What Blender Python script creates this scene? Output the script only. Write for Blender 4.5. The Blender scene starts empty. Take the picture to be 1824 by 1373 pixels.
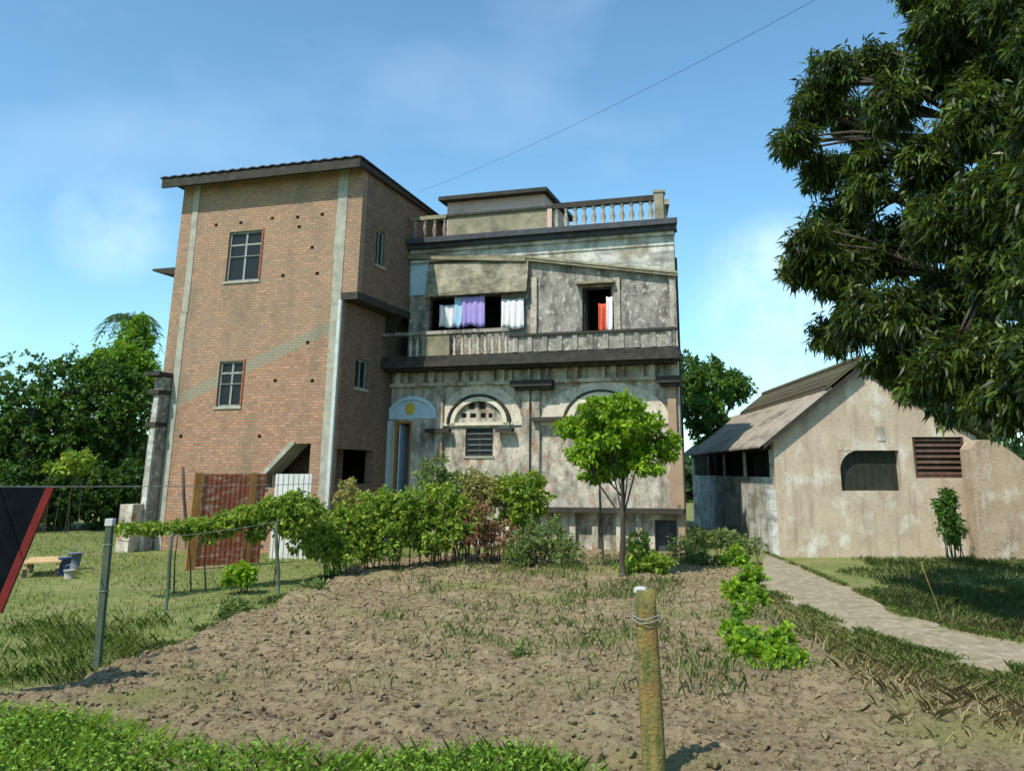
import bpy, math, random
import numpy as np
from mathutils import Vector, Matrix
random.seed(7); R = math.radians
S = bpy.context.scene; COL = S.collection

# ------------------------------------------------------------ camera
PITCH = R(14.7); FPX = 1500.0; CX0, CY0 = 985.0, 446.0; CAMZ = 2.0
cam = bpy.data.cameras.new('camera'); co = bpy.data.objects.new('camera', cam); COL.objects.link(co); S.camera = co
cam.sensor_fit = 'HORIZONTAL'; cam.sensor_width = 36; cam.lens = 36 * FPX / 1824
cam.shift_x = (912 - CX0) / 1824; cam.shift_y = (CY0 - 686.5) / 1824
cam.clip_start = .1; cam.clip_end = 3000
co.location = (0, 0, CAMZ); co.rotation_euler = (math.pi / 2 + PITCH, 0, 0)
S.render.resolution_x = 1024; S.render.resolution_y = 770
# ------------------------------------------------------------ sky and sun
SUN_EL = R(52); SUN_AZ = R(-143)                     # azimuth from +Y, clockwise
w = bpy.data.worlds.new('World'); S.world = w; w.use_nodes = True
nt = w.node_tree; nt.nodes.clear(); N = nt.nodes.new; L = nt.links.new
out = N('ShaderNodeOutputWorld'); bg = N('ShaderNodeBackground'); sky = N('ShaderNodeTexSky')
sky.sky_type = 'NISHITA'; sky.sun_disc = False; sky.sun_elevation = SUN_EL; sky.sun_rotation = SUN_AZ
sky.air_density = 1.0; sky.dust_density = .5; sky.ozone_density = 1.6
tc = N('ShaderNodeTexCoord'); mp = N('ShaderNodeMapping'); mp.inputs['Scale'].default_value = (1.0, 1.0, 1.8); mp.inputs['Location'].default_value = (.35, .2, .1)
nz = N('ShaderNodeTexNoise'); nz.inputs['Scale'].default_value = 2.0; nz.inputs['Detail'].default_value = 6
rp = N('ShaderNodeValToRGB'); rp.color_ramp.elements[0].position = .54; rp.color_ramp.elements[1].position = .80
rp.color_ramp.elements[1].color = (.26, .26, .26, 1)
mx = N('ShaderNodeMixRGB'); mx.inputs[2].default_value = (6.2, 7.4, 8.4, 1)
L(tc.outputs['Generated'], mp.inputs[0]); L(mp.outputs[0], nz.inputs['Vector']); L(nz.outputs['Fac'], rp.inputs[0])
tn = N('ShaderNodeMixRGB'); tn.blend_type = 'MULTIPLY'; tn.inputs[0].default_value = 1; tn.inputs[2].default_value = (.80, 1.12, 1.14, 1); L(sky.outputs[0], tn.inputs[1])
# small soft clouds at their own places in the sky (direction, angular size, density)
cn = N('ShaderNodeTexNoise'); cn.inputs['Scale'].default_value = 9; cn.inputs['Detail'].default_value = 7; cn.inputs['Roughness'].default_value = .62; L(tc.outputs['Generated'], cn.inputs['Vector'])
last = rp.outputs[0]
for dx_, dy_, dz_, deg, dens in ((.262, .943, .19, 5, .5), (-.46, .85, .25, 3.2, .3)):
    vd = Vector((dx_, dy_, dz_)).normalized(); dt = N('ShaderNodeVectorMath'); dt.operation = 'DOT_PRODUCT'; dt.inputs[1].default_value = vd; L(tc.outputs['Generated'], dt.inputs[0])
    mr = N('ShaderNodeMapRange'); mr.interpolation_type = 'SMOOTHSTEP'; mr.inputs[1].default_value = math.cos(R(deg * 1.3)); mr.inputs[2].default_value = math.cos(R(deg * .2)); mr.inputs[4].default_value = dens; L(dt.outputs['Value'], mr.inputs[0])
    nr2 = N('ShaderNodeMapRange'); nr2.inputs[1].default_value = .32; nr2.inputs[2].default_value = .62; L(cn.outputs['Fac'], nr2.inputs[0])
    ml = N('ShaderNodeMath'); ml.operation = 'MULTIPLY'; L(mr.outputs[0], ml.inputs[0]); L(nr2.outputs[0], ml.inputs[1])
    ad = N('ShaderNodeMath'); ad.operation = 'ADD'; ad.use_clamp = True; L(last, ad.inputs[0]); L(ml.outputs[0], ad.inputs[1]); last = ad.outputs[0]
L(last, mx.inputs[0]); L(tn.outputs[0], mx.inputs[1]); L(mx.outputs[0], bg.inputs[0]); L(bg.outputs[0], out.inputs[0])
bg.inputs['Strength'].default_value = .15
sl = bpy.data.lights.new('sun', 'SUN'); sl.energy = 4.2; sl.angle = R(.5); sl.color = (1, .94, .83)
so = bpy.data.objects.new('sun', sl); COL.objects.link(so); so.location = (-20, -15, 30)
sd = Vector((math.sin(SUN_AZ) * math.cos(SUN_EL), math.cos(SUN_AZ) * math.cos(SUN_EL), math.sin(SUN_EL)))
so.rotation_euler = sd.to_track_quat('Z', 'Y').to_euler()
S.view_settings.view_transform = 'Standard'; S.view_settings.look = 'None'; S.view_settings.gamma = 1; S.view_settings.exposure = .34

# ------------------------------------------------------------ measuring: a pixel of the survey photo to a point on a real plane
CP, SP_ = math.cos(PITCH), math.sin(PITCH)
def ray(px, py):
    a, b = (px - CX0) / FPX, (CY0 - py) / FPX
    return Vector((a, CP - b * SP_, SP_ + b * CP))
def at_y(px, py, y): d = ray(px, py); return Vector((0, 0, CAMZ)) + d * (y / d.y)
def on_z(px, py, z=0): d = ray(px, py); return Vector((0, 0, CAMZ)) + d * ((z - CAMZ) / d.z)
ROT = R(-16); O = Vector((-5.65, 22.05, 0)); EX = Vector((math.cos(ROT), math.sin(ROT), 0)); EY = Vector((-math.sin(ROT), math.cos(ROT), 0))
def loc(p): q = p - O; return Vector((q.dot(EX), q.dot(EY), p.z))
def FP(px, py, yp):                                   # on a plane parallel to the house fronts
    d = ray(px, py); t = (yp + O.dot(EY)) / d.dot(EY); q = loc(Vector((0, 0, CAMZ)) + d * t); return q.x, q.z
def SDP(px, py, xp):
    d = ray(px, py); t = (xp + O.dot(EX)) / d.dot(EX); q = loc(Vector((0, 0, CAMZ)) + d * t); return q.y, q.z
def rect(x0, y0, x1, y1, yp):
    mx_, my = (x0 + x1) / 2, (y0 + y1) / 2
    return FP(x0, my, yp)[0], FP(x1, my, yp)[0], FP(mx_, y1, yp)[1], FP(mx_, y0, yp)[1]   # u0,u1,z0,z1

# ------------------------------------------------------------ materials
def srgb(h): return tuple(((c / 255) / 12.92 if c / 255 <= .04045 else ((c / 255 + .055) / 1.055) ** 2.4) for c in h)
def base_mat(name, rough=.85):
    m = bpy.data.materials.new(name); m.use_nodes = True; n = m.node_tree; b = n.nodes['Principled BSDF']
    b.inputs['Roughness'].default_value = rough; b.inputs['Specular IOR Level'].default_value = .25
    return m, n, b
def mixn(n, f, a, b, mode='MIX'):
    x = n.nodes.new('ShaderNodeMixRGB'); x.blend_type = mode
    for i, v in enumerate((f, a, b)):
        if hasattr(v, 'is_output') or isinstance(v, bpy.types.NodeSocket): n.links.new(v, x.inputs[i])
        elif i == 0: x.inputs[0].default_value = v
        else: x.inputs[i].default_value = (*v[:3], 1)
    return x.outputs[0]
def coords(n, scale=(1, 1, 1)):
    t = n.nodes.new('ShaderNodeTexCoord'); m = n.nodes.new('ShaderNodeMapping'); m.inputs['Scale'].default_value = scale
    n.links.new(t.outputs['Object'], m.inputs[0]); return m.outputs[0]
def noise(n, vec, scale, lo, hi, detail=6, rough=.6):
    t = n.nodes.new('ShaderNodeTexNoise'); t.inputs['Scale'].default_value = scale; t.inputs['Detail'].default_value = detail; t.inputs['Roughness'].default_value = rough
    n.links.new(vec, t.inputs['Vector']); r = n.nodes.new('ShaderNodeMapRange'); r.inputs[1].default_value = lo; r.inputs[2].default_value = hi
    n.links.new(t.outputs['Fac'], r.inputs[0]); return r.outputs[0]
def bump(n, b, h, st=.4, dist=.02):
    u = n.nodes.new('ShaderNodeBump'); u.inputs['Strength'].default_value = st; u.inputs['Distance'].default_value = dist
    n.links.new(h, u.inputs['Height']); n.links.new(u.outputs[0], b.inputs['Normal'])
def surf(name, a, b2, sc=3, stain=None, stain_lo=.5, stain_hi=.7, stretch=(1, 1, 1), ssc=1.2, rough=.85, bst=.35, bsc=30, extra=None, drip=None):
    m, n, b = base_mat(name, rough); v = coords(n)
    c = mixn(n, noise(n, v, sc, .35, .65), a, b2)
    if stain: c = mixn(n, noise(n, coords(n, stretch), ssc, stain_lo, stain_hi, 9, .68), c, stain)
    if extra: c = mixn(n, noise(n, coords(n, (1.3, 1.1, .9)), extra[1], extra[2], extra[3], 5), c, extra[0])
    if drip: c = mixn(n, noise(n, coords(n, (2.6, 2.6, .9)), 1.0, drip[1] + .03, drip[2] + .08, 9, .78), c, drip[0]); c = mixn(n, noise(n, v, 14, .55, .8, 4), c, drip[0])
    n.links.new(c, b.inputs['Base Color']); bump(n, b, noise(n, v, bsc, 0, 1), bst, .02); return m
def brick_mat(name, c1, c2, mortar, diag=None, alt=None, stain=(.2, .19, .15)):
    m, n, b = base_mat(name, .9)
    t = n.nodes.new('ShaderNodeTexCoord'); s = n.nodes.new('ShaderNodeSeparateXYZ'); n.links.new(t.outputs['Object'], s.inputs[0])
    def mth(op, x, y):
        q = n.nodes.new('ShaderNodeMath'); q.operation = op
        for i, k in enumerate((x, y)):
            if isinstance(k, bpy.types.NodeSocket): n.links.new(k, q.inputs[i])
            else: q.inputs[i].default_value = k
        return q.outputs[0]
    c = n.nodes.new('ShaderNodeCombineXYZ'); n.links.new(mth('ADD', s.outputs[0], s.outputs[1]), c.inputs[0]); n.links.new(s.outputs[2], c.inputs[1])
    k = n.nodes.new('ShaderNodeTexBrick'); n.links.new(c.outputs[0], k.inputs['Vector'])
    k.inputs['Scale'].default_value = 1; k.inputs['Brick Width'].default_value = .23; k.inputs['Row Height'].default_value = .076
    k.inputs['Mortar Size'].default_value = .015; k.inputs['Mortar Smooth'].default_value = .3; k.inputs['Bias'].default_value = 0
    k.inputs['Color1'].default_value = (*c1, 1); k.inputs['Color2'].default_value = (*c2, 1); k.inputs['Mortar'].default_value = (*mortar, 1)
    col = k.outputs['Color']; v = coords(n)
    # brick to brick variation: noise sampled on a stepped grid of bricks
    vb = n.nodes.new('ShaderNodeVectorMath'); vb.operation = 'MULTIPLY'; n.links.new(c.outputs[0], vb.inputs[0]); vb.inputs[1].default_value = (1 / .115, 1 / .076, 0)
    sn = n.nodes.new('ShaderNodeVectorMath'); sn.operation = 'FLOOR'; n.links.new(vb.outputs[0], sn.inputs[0]); mfac = k.outputs['Fac']
    wn = n.nodes.new('ShaderNodeTexWhiteNoise'); n.links.new(sn.outputs[0], wn.inputs['Vector'])
    col = mixn(n, wn.outputs['Value'], mixn(n, .35, col, (.16, .09, .05)), mixn(n, .32, col, (.62, .36, .20)))
    col = mixn(n, mth('MULTIPLY', noise(n, coords(n, (.6, .6, 2.2)), 1.6, .4, .75), .5), col, mortar)
    if diag:
        a_, b_, c_ = diag                            # alt tone where a*x + b*z > c
        f = mth('ADD', mth('MULTIPLY', s.outputs[0], a_), mth('MULTIPLY', s.outputs[2], b_))
        f0 = mth('ADD', f, noise(n, v, 5, -.05, .05)); f = mth('MULTIPLY', mth('GREATER_THAN', f0, c_), mth('ADD', .28, mth('LESS_THAN', f0, c_ + .34)))
        col = mixn(n, mth('MULTIPLY', f, .75), col, alt)
    col = mixn(n, mfac, col, mortar); col = mixn(n, noise(n, coords(n, (1, 1, .35)), 1.1, .5, .8, 8), col, stain)
    n.links.new(col, b.inputs['Base Color']); bump(n, b, k.outputs['Fac'], -.5, .015); return m
def leaf_mat(name, dark, light, rough=.55, trans=.3):
    m, n, b = base_mat(name, rough); a = n.nodes.new('ShaderNodeAttribute'); a.attribute_name = 'tone'
    c = mixn(n, a.outputs['Fac'], dark, light); n.links.new(c, b.inputs['Base Color'])
    t = n.nodes.new('ShaderNodeBsdfTranslucent'); n.links.new(mixn(n, .5, c, (light[0] * 1.6, light[1] * 1.5, light[2])), t.inputs[0])
    x = n.nodes.new('ShaderNodeMixShader'); x.inputs[0].default_value = trans
    n.links.new(b.outputs[0], x.inputs[1]); n.links.new(t.outputs[0], x.inputs[2])
    n.links.new(x.outputs[0], n.nodes['Material Output'].inputs[0]); return m

dg0, dg1 = FP(590, 528, 0), FP(330, 655, 0)
sl_ = (dg0[1] - dg1[1]) / (dg0[0] - dg1[0])
M = {}
M['brick'] = brick_mat('weathered_brick', (.50, .22, .125), (.34, .145, .085), (.20, .165, .12), (-sl_, 1, dg0[1] - sl_ * dg0[0]), (.27, .25, .165), (.13, .115, .08))
M['brick_dark'] = brick_mat('shaded_brown_brick', (.21, .11, .07), (.14, .075, .05), (.13, .105, .085), stain=(.09, .08, .06))  # darker copy of the house brick, the side face's shade is in the colour
M['rust'] = surf('red_brown_jamb', (.33, .12, .06), (.2, .08, .05), 6)
M['concrete'] = surf('pale_concrete', (.38, .37, .30), (.26, .25, .20), 4, (.2, .22, .18), .55, .75, (1, 1, .4))
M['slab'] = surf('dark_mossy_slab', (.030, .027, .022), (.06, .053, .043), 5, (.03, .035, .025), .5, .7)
M['tin_dark'] = surf('dark_tin', (.030, .038, .05), (.065, .07, .078), 4, (.035, .03, .03), .5, .7, rough=.6)
M['plaster'] = surf('old_plaster', (.60, .54, .43), (.42, .375, .30), 2.6, (.08, .072, .06), .45, .66, (1.2, 1.2, .55), 1.7, extra=((.34, .21, .13), 2.6, .54, .66), drip=((.07, .062, .05), .46, .70))
M['plaster_hi'] = surf('white_weathered_plaster', (.66, .65, .59), (.46, .45, .40), 2.5, (.10, .105, .095), .48, .70, (.35, .35, 2.2), 1.8, extra=((.28, .25, .18), 1.3, .48, .64), drip=((.08, .078, .07), .46, .70))
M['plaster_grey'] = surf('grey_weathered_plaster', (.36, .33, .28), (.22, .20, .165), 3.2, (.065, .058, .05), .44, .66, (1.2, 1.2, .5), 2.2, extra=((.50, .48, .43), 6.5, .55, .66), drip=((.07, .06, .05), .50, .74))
M['plaster_olive'] = surf('mossy_plaster', (.30, .27, .18), (.18, .165, .11), 3, (.09, .085, .06), .5, .7)
M['shade'] = surf('mossy_pale_plaster', (.36, .33, .24), (.27, .25, .175), 3, (.09, .08, .055), .44, .66, (.8, .8, 1.1), 2, drip=((.09, .08, .055), .50, .75))
M['spandrel'] = surf('painted_panel', (.64, .57, .45), (.52, .45, .35), 2.6, (.17, .13, .09), .54, .74, ssc=2.4, drip=((.09, .075, .055), .50, .74))
M['cream'] = surf('cream_trim', (.66, .60, .46), (.52, .47, .36), 3, (.15, .13, .1), .56, .74, (1, 1, .5), 2)
M['blue'] = surf('pale_blue_limewash', (.50, .62, .70), (.40, .52, .60), 3, (.2, .25, .28), .56, .75)
M['pink'] = surf('faded_pink_plaster', (.58, .36, .28), (.50, .40, .33), 3, (.2, .17, .14), .55, .75)
M['yellow'] = surf('yellow_paint', (.62, .45, .05), (.5, .35, .04), 6)
M['dark'] = surf('dark_wood', (.03, .026, .022), (.05, .04, .032), 6, rough=.7)
M['shutter'] = surf('green_grey_shutter', (.032, .035, .02), (.02, .022, .014), 6, (.05, .05, .04), .5, .7, rough=.6)
M['iron'] = surf('grey_iron', (.30, .32, .28), (.2, .21, .19), 8, rough=.6)
M['louver'] = surf('brown_slats', (.11, .06, .04), (.07, .04, .028), 6, (.16, .11, .08), .55, .7)
M['pane'] = base_mat('dusty_glass', .4)[0]; M['pane'].node_tree.nodes['Principled BSDF'].inputs['Base Color'].default_value = (.012, .016, .018, 1)
M['red'] = surf('rust_red_sheet', (.34, .095, .045), (.24, .07, .035), 4, (.46, .30, .21), .50, .64, (1, 1, 2.5), 4, rough=.6)
M['ochre'] = surf('ochre_paint', (.34, .17, .05), (.26, .12, .035), 5, (.25, .1, .04), .5, .7)
M['sheet'] = surf('pale_corrugated_sheet', (.62, .62, .58), (.5, .5, .47), 3, (.25, .22, .18), .6, .78, rough=.5)
M['sheet_roof'] = surf('weathered_roof_sheet', (.40, .345, .28), (.30, .255, .20), 2, (.12, .095, .07), .50, .72, (1, .3, 1), 2, rough=.9)
M['tile'] = surf('mossy_brown_tiles', (.15, .115, .075), (.10, .085, .055), 5, (.10, .13, .05), .5, .66, bst=.8)
M['mud'] = surf('sunlit_lime_wall', (.51, .41, .305), (.42, .33, .24), 1.6, drip=((.24, .17, .12), .55, .82), stain=(.27, .20, .15), stain_lo=.50, stain_hi=.78, stretch=(2.2, 2.2, .3), ssc=1.8, extra=((.60, .57, .48), 1.6, .52, .68))
M['mud2'] = surf('brown_mud_wall', (.36, .25, .165), (.29, .20, .135), 2, (.22, .16, .11), .55, .75, (1, 1, .6), 2)
M['mud3'] = surf('stained_mud_wall', (.43, .33, .235), (.34, .25, .17), 2.2, (.20, .14, .10), .5, .74, (1.2, 1.2, .5), 1.8, extra=((.52, .46, .36), 2, .54, .68), drip=((.18, .12, .08), .52, .8), bst=.8, bsc=14)
M['wood'] = surf('planks_tan', (.62, .42, .20), (.5, .33, .15), 5, (.3, .2, .1), .55, .7, (1, 8, 8))
M['bark'] = surf('brown_bark', (.075, .058, .042), (.05, .04, .03), 8, (.12, .11, .085), .55, .7, (1, 1, .3), 6, bst=.9)
M['bamboo'] = surf('mossy_post', (.29, .215, .07), (.20, .155, .05), 5, (.09, .11, .03), .42, .62, (5, 5, .9), 2.6, extra=((.28, .15, .05), 4, .52, .64), drip=((.06, .05, .03), .56, .72), bst=1, bsc=40)
M['post_green'] = surf('green_grey_post', (.085, .11, .07), (.055, .075, .05), 6, (.22, .2, .16), .55, .7)
M['cap'] = surf('pale_post_cap', (.5, .52, .5), (.4, .42, .4), 6)
M['wire'] = surf('galvanised_wire', (.3, .31, .3), (.2, .2, .2), 6, rough=.5)
M['cable'] = surf('dark_cable', (.03, .05, .09), (.03, .045, .08), 6)
M['black'] = surf('black_cloth', (.004, .006, .008), (.007, .009, .012), 5, rough=1); M['black'].node_tree.nodes['Principled BSDF'].inputs['Specular IOR Level'].default_value = .03
M['redtrim'] = surf('dark_red_trim', (.16, .015, .012), (.12, .012, .01), 5)
for k, a in (('cl_blue', (.16, .14, .52)), ('cl_light', (.35, .55, .72)), ('cl_white', (.72, .70, .70)), ('cl_red', (.62, .10, .05)), ('cl_violet', (.36, .29, .62)), ('blue_plastic', (.05, .09, .20)), ('grey_plastic', (.16, .18, .22))):
    M[k] = surf(k, a, tuple(c * .85 for c in a), 4)

# ------------------------------------------------------------ mesh helpers
class MB:
    def __init__(s): s.v = []; s.f = []
    def add(s, v, f): k = len(s.v); s.v += [tuple(p) for p in v]; s.f += [tuple(i + k for i in q) for q in f]; return s
    def box(s, x0, x1, y0, y1, z0, z1):
        return s.add([(x0, y0, z0), (x1, y0, z0), (x1, y1, z0), (x0, y1, z0), (x0, y0, z1), (x1, y0, z1), (x1, y1, z1), (x0, y1, z1)],
                     [(0, 3, 2, 1), (4, 5, 6, 7), (0, 1, 5, 4), (1, 2, 6, 5), (2, 3, 7, 6), (3, 0, 4, 7)])
    def prism(s, poly, d):                            # closed polygon of 3-D points pushed along d
        n = len(poly); a = [Vector(p) for p in poly]; b = [p + Vector(d) for p in a]
        return s.add(a + b, [tuple(range(n))[::-1], tuple(range(n, 2 * n))] + [(i, (i + 1) % n, n + (i + 1) % n, n + i) for i in range(n)])
    def xz(s, poly, y0, y1): return s.prism([(x, y0, z) for x, z in poly], (0, y1 - y0, 0))
    def tube(s, pts, rs, n=8):
        pts = [Vector(p) for p in pts]
        if not hasattr(rs, '__len__'): rs = [rs] * len(pts)
        V = []; F = []
        for i, p in enumerate(pts):
            t = (pts[min(i + 1, len(pts) - 1)] - pts[max(i - 1, 0)]).normalized()
            a = t.cross(Vector((0, 0, 1)) if abs(t.z) < .9 else Vector((1, 0, 0))).normalized(); b = t.cross(a)
            V += [p + (a * math.cos(2 * math.pi * k / n) + b * math.sin(2 * math.pi * k / n)) * rs[i] for k in range(n)]
        for i in range(len(pts) - 1): F += [(i * n + k, i * n + (k + 1) % n, (i + 1) * n + (k + 1) % n, (i + 1) * n + k) for k in range(n)]
        F += [tuple(range(n)), tuple(range((len(pts) - 1) * n, len(pts) * n))]
        return s.add(V, F)
    def lathe(s, cx, cy, prof, n=8):                  # prof: (r, z)
        V = [(cx + r * math.cos(2 * math.pi * k / n), cy + r * math.sin(2 * math.pi * k / n), z) for r, z in prof for k in range(n)]
        F = [(i * n + k, i * n + (k + 1) % n, (i + 1) * n + (k + 1) % n, (i + 1) * n + k) for i in range(len(prof) - 1) for k in range(n)]
        F += [tuple(range(n)), tuple(range((len(prof) - 1) * n, len(prof) * n))]
        return s.add(V, F)
    def wall(s, u0, u1, z0, z1, holes, t, f, sub=None):   # wall sheet with real openings; f(u, depth, z)
        hs = [(max(a, u0), min(b, u1), max(c, z0), min(d, z1)) for a, b, c, d in holes]
        us = sorted({u0, u1, *[h[0] for h in hs], *[h[1] for h in hs]}); zs = sorted({z0, z1, *[h[2] for h in hs], *[h[3] for h in hs]})
        idx = {}
        def P(u, d, z):
            k = (round(u, 5), d, round(z, 5))
            if k not in idx: idx[k] = len(s.v); s.v.append(tuple(f(u, d, z)))
            return idx[k]
        def solid(i, j):
            if i < 0 or j < 0 or i >= len(us) - 1 or j >= len(zs) - 1: return False
            a, b = (us[i] + us[i + 1]) / 2, (zs[j] + zs[j + 1]) / 2
            return not any(h[0] < a < h[1] and h[2] < b < h[3] for h in hs)
        for i in range(len(us) - 1):
            for j in range(len(zs) - 1):
                if not solid(i, j): continue
                a, b, c, d = us[i], us[i + 1], zs[j], zs[j + 1]
                s.f.append((P(a, 0, c), P(b, 0, c), P(b, 0, d), P(a, 0, d))); s.f.append((P(a, t, c), P(a, t, d), P(b, t, d), P(b, t, c)))
                if not solid(i - 1, j): s.f.append((P(a, 0, c), P(a, 0, d), P(a, t, d), P(a, t, c)))
                if not solid(i + 1, j): s.f.append((P(b, 0, c), P(b, t, c), P(b, t, d), P(b, 0, d)))
                if not solid(i, j - 1): s.f.append((P(a, 0, c), P(a, t, c), P(b, t, c), P(b, 0, c)))
                if not solid(i, j + 1): s.f.append((P(a, 0, d), P(b, 0, d), P(b, t, d), P(a, t, d)))
        return s
    def build(s, name, m, parent=None, smooth=False):
        me = bpy.data.meshes.new(name); me.from_pydata(s.v, [], s.f); me.update()
        me.materials.append(m if not isinstance(m, str) else M[m])
        if smooth: me.shade_smooth()
        o = bpy.data.objects.new(name, me); COL.objects.link(o)
        if parent: o.parent = parent
        return o
def tag(o, label=None, cat=None, group=None, kind=None):
    if label: o['label'] = label
    if cat: o['category'] = cat
    if group: o['group'] = group
    if kind: o['kind'] = kind
    return o
def empty(name, l=(0, 0, 0), rz=0, **k):
    o = bpy.data.objects.new(name, None); COL.objects.link(o); o.location = l; o.rotation_euler = (0, 0, rz); o.empty_display_size = .3
    return tag(o, **k)
def fx(x): return lambda u, d, z: (u, x + d, z)      # wall facing the viewer
def np_mesh(name, V, k, m, parent=None, tone=None, smooth=False):   # V: (N, k, 3), one k-gon per row
    n = V.shape[0]; me = bpy.data.meshes.new(name); me.vertices.add(n * k); me.vertices.foreach_set('co', V.reshape(-1).astype('f'))
    me.loops.add(n * k); me.loops.foreach_set('vertex_index', np.arange(n * k, dtype='i')); me.polygons.add(n)
    me.polygons.foreach_set('loop_start', np.arange(0, n * k, k, dtype='i'))
    if tone is not None:
        at = me.attributes.new('tone', 'FLOAT', 'POINT'); at.data.foreach_set('value', np.repeat(tone, k).astype('f'))
    me.update(calc_edges=True); me.materials.append(M[m] if isinstance(m, str) else m)
    o = bpy.data.objects.new(name, me); COL.objects.link(o)
    if parent: o.parent = parent
    return o
def unit(a): return a / np.maximum(np.linalg.norm(a, axis=1, keepdims=True), 1e-6)
def leaves(rng, C, D, ln, wd):                        # folded leaf quads: base, side, tip, side
    n = len(C); ln = ln * rng.uniform(.65, 1.25, (n, 1)); wd = wd * rng.uniform(.7, 1.2, (n, 1)); D = unit(D)
    Sd = unit(np.cross(D, unit(rng.normal(size=(n, 3)) + np.array([0, 0, 1.2])))); Up = np.cross(Sd, D)
    mid = C + D * ln * .45 + Up * wd * .35; tip = C + D * ln; tip[:, 2] -= (ln[:, 0] * .12)
    return np.stack([C, mid + Sd * wd, tip, mid - Sd * wd], 1)
def crown(name, blobs, n, ln, wd, m, seed, parent=None, whorl=9, droop=.5, tone_pow=1.4, spread=1.0, shell=.45):
    rng = np.random.default_rng(seed); B = np.array(blobs, float); wgt = (B[:, 3] * B[:, 4] * B[:, 5]) ** .75; wgt /= wgt.sum()
    nc = n // whorl; bi = rng.choice(len(B), nc, p=wgt); d = unit(rng.normal(size=(nc, 3))); r = rng.uniform(shell ** 2, 1.12, (nc, 1)) ** .5
    r *= 1 + .16 * np.sin(d[:, :1] * 7 + bi[:, None]) + .12 * np.sin(d[:, 2:] * 9 + bi[:, None] * 2)
    tips = B[bi, :3] + d * r * B[bi, 3:6]; outd = unit(d + rng.normal(size=(nc, 3)) * .5)
    C = np.repeat(tips, whorl, 0) + rng.normal(size=(nc * whorl, 3)) * ln * .25
    D = np.repeat(outd, whorl, 0) * .7 + rng.normal(size=(nc * whorl, 3)) * spread; D[:, 2] -= droop
    tone = np.clip(np.repeat(rng.uniform(0, 1, nc), whorl) * .65 + rng.uniform(0, .35, nc * whorl), 0, 1) ** tone_pow
    return np_mesh(name, leaves(rng, C, D, ln, wd), 4, m, parent, tone)
def limbs(parent, base, top, r, blobs, seed, name='trunk'):
    rnd = random.Random(seed); b, t = Vector(base), Vector(top); mb = MB()
    pts = [b.lerp(t, i / 5) + Vector((rnd.uniform(-1, 1), rnd.uniform(-1, 1), 0)) * r * (.6 if i else 0) for i in range(6)]
    mb.tube(pts, [r * (1.25 - .13 * i) for i in range(6)], 9)
    for q in blobs:
        e = Vector(q[:3]); s0 = pts[rnd.choice((3, 4, 5))]; mid = s0.lerp(e, .5) + Vector((rnd.uniform(-.2, .2), rnd.uniform(-.2, .2), .15)) * (e - s0).length * .5
        mb.tube([s0, mid, e], [r * .45, r * .25, r * .1], 6)
        for _ in range(3):
            e2 = e + Vector((rnd.uniform(-1, 1) * q[3], rnd.uniform(-1, 1) * q[4], rnd.uniform(-.6, 1) * q[5])) * .75
            mb.tube([mid, mid.lerp(e2, .55) + Vector((0, 0, .1)), e2], [r * .22, r * .14, r * .05], 5)
    return mb.build(name, 'bark', parent, True)
def tree(name, label, base, top, r, blobs, n, ln, wd, m, seed, cat='tree', group=None, **kw):
    root = empty(name, base, label=label, cat=cat, group=group); b0 = Vector(base)
    bl = [(q[0] - b0.x, q[1] - b0.y, q[2] - b0.z, *q[3:6]) for q in blobs]
    limbs(root, (0, 0, 0), Vector(top) - b0, r, bl, seed); crown('crown', bl, n, ln, wd, m, seed, root, **kw); return root
def pblob(px, py, y, rx, rz, ry=None):                # a foliage mass measured in the photo (radii in photo pixels) at its real distance
    p = at_y(px, py, y); k = y / 1551.0; return (p.x, p.y, p.z, rx * k, (ry if ry else rx * k), rz * k)

M['l_mango'] = leaf_mat('mango_leaf', (.007, .016, .005), (.15, .23, .03), .4, .2)
M['l_left'] = leaf_mat('dark_green_leaf', (.022, .062, .012), (.13, .24, .03), .6, .25)
M['l_lime'] = leaf_mat('lime_leaf', (.06, .15, .015), (.22, .38, .03), .6, .35)
M['l_small'] = leaf_mat('bright_oval_leaf', (.03, .11, .010), (.34, .52, .03), .5, .35)
M['l_vine'] = leaf_mat('vine_leaf', (.05, .13, .012), (.36, .47, .06), .6, .3)
M['l_weed'] = leaf_mat('weed_leaf', (.07, .12, .035), (.25, .32, .09), .6, .3)
M['l_yellow'] = leaf_mat('yellowing_leaf', (.16, .18, .04), (.40, .36, .12), .6, .3)
M['l_grass'] = leaf_mat('grass_blade', (.07, .16, .02), (.27, .44, .05), .6, .3)
M['l_lawn'] = leaf_mat('short_grass_blade', (.11, .15, .035), (.23, .28, .07), .7, .25)
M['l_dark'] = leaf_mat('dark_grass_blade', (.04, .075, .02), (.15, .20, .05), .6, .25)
M['l_tall'] = leaf_mat('tall_grass_blade', (.06, .11, .02), (.18, .26, .05), .6, .25)
M['l_straw'] = leaf_mat('straw_blade', (.20, .17, .08), (.48, .40, .22), .7, .25)
M['l_palm'] = leaf_mat('palm_leaf', (.02, .06, .04), (.08, .16, .05), .5, .25)
M['l_dry'] = leaf_mat('dry_brown_leaf', (.14, .07, .04), (.32, .18, .09), .7, .2)

# fence wires (sagging)
def wire(name, label, a, b_, r, m, sag, cat='wire', group=None, n_=24):
    a, b_ = Vector(a), Vector(b_); mb = MB(); mb.tube([a.lerp(b_, i / n_) - Vector((0, 0, 4 * sag * (i / n_) * (1 - i / n_))) - a for i in range(n_ + 1)], r, 5)
    o = mb.build(name, m, None, True); o.location = a; return tag(o, label, cat, group)
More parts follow.
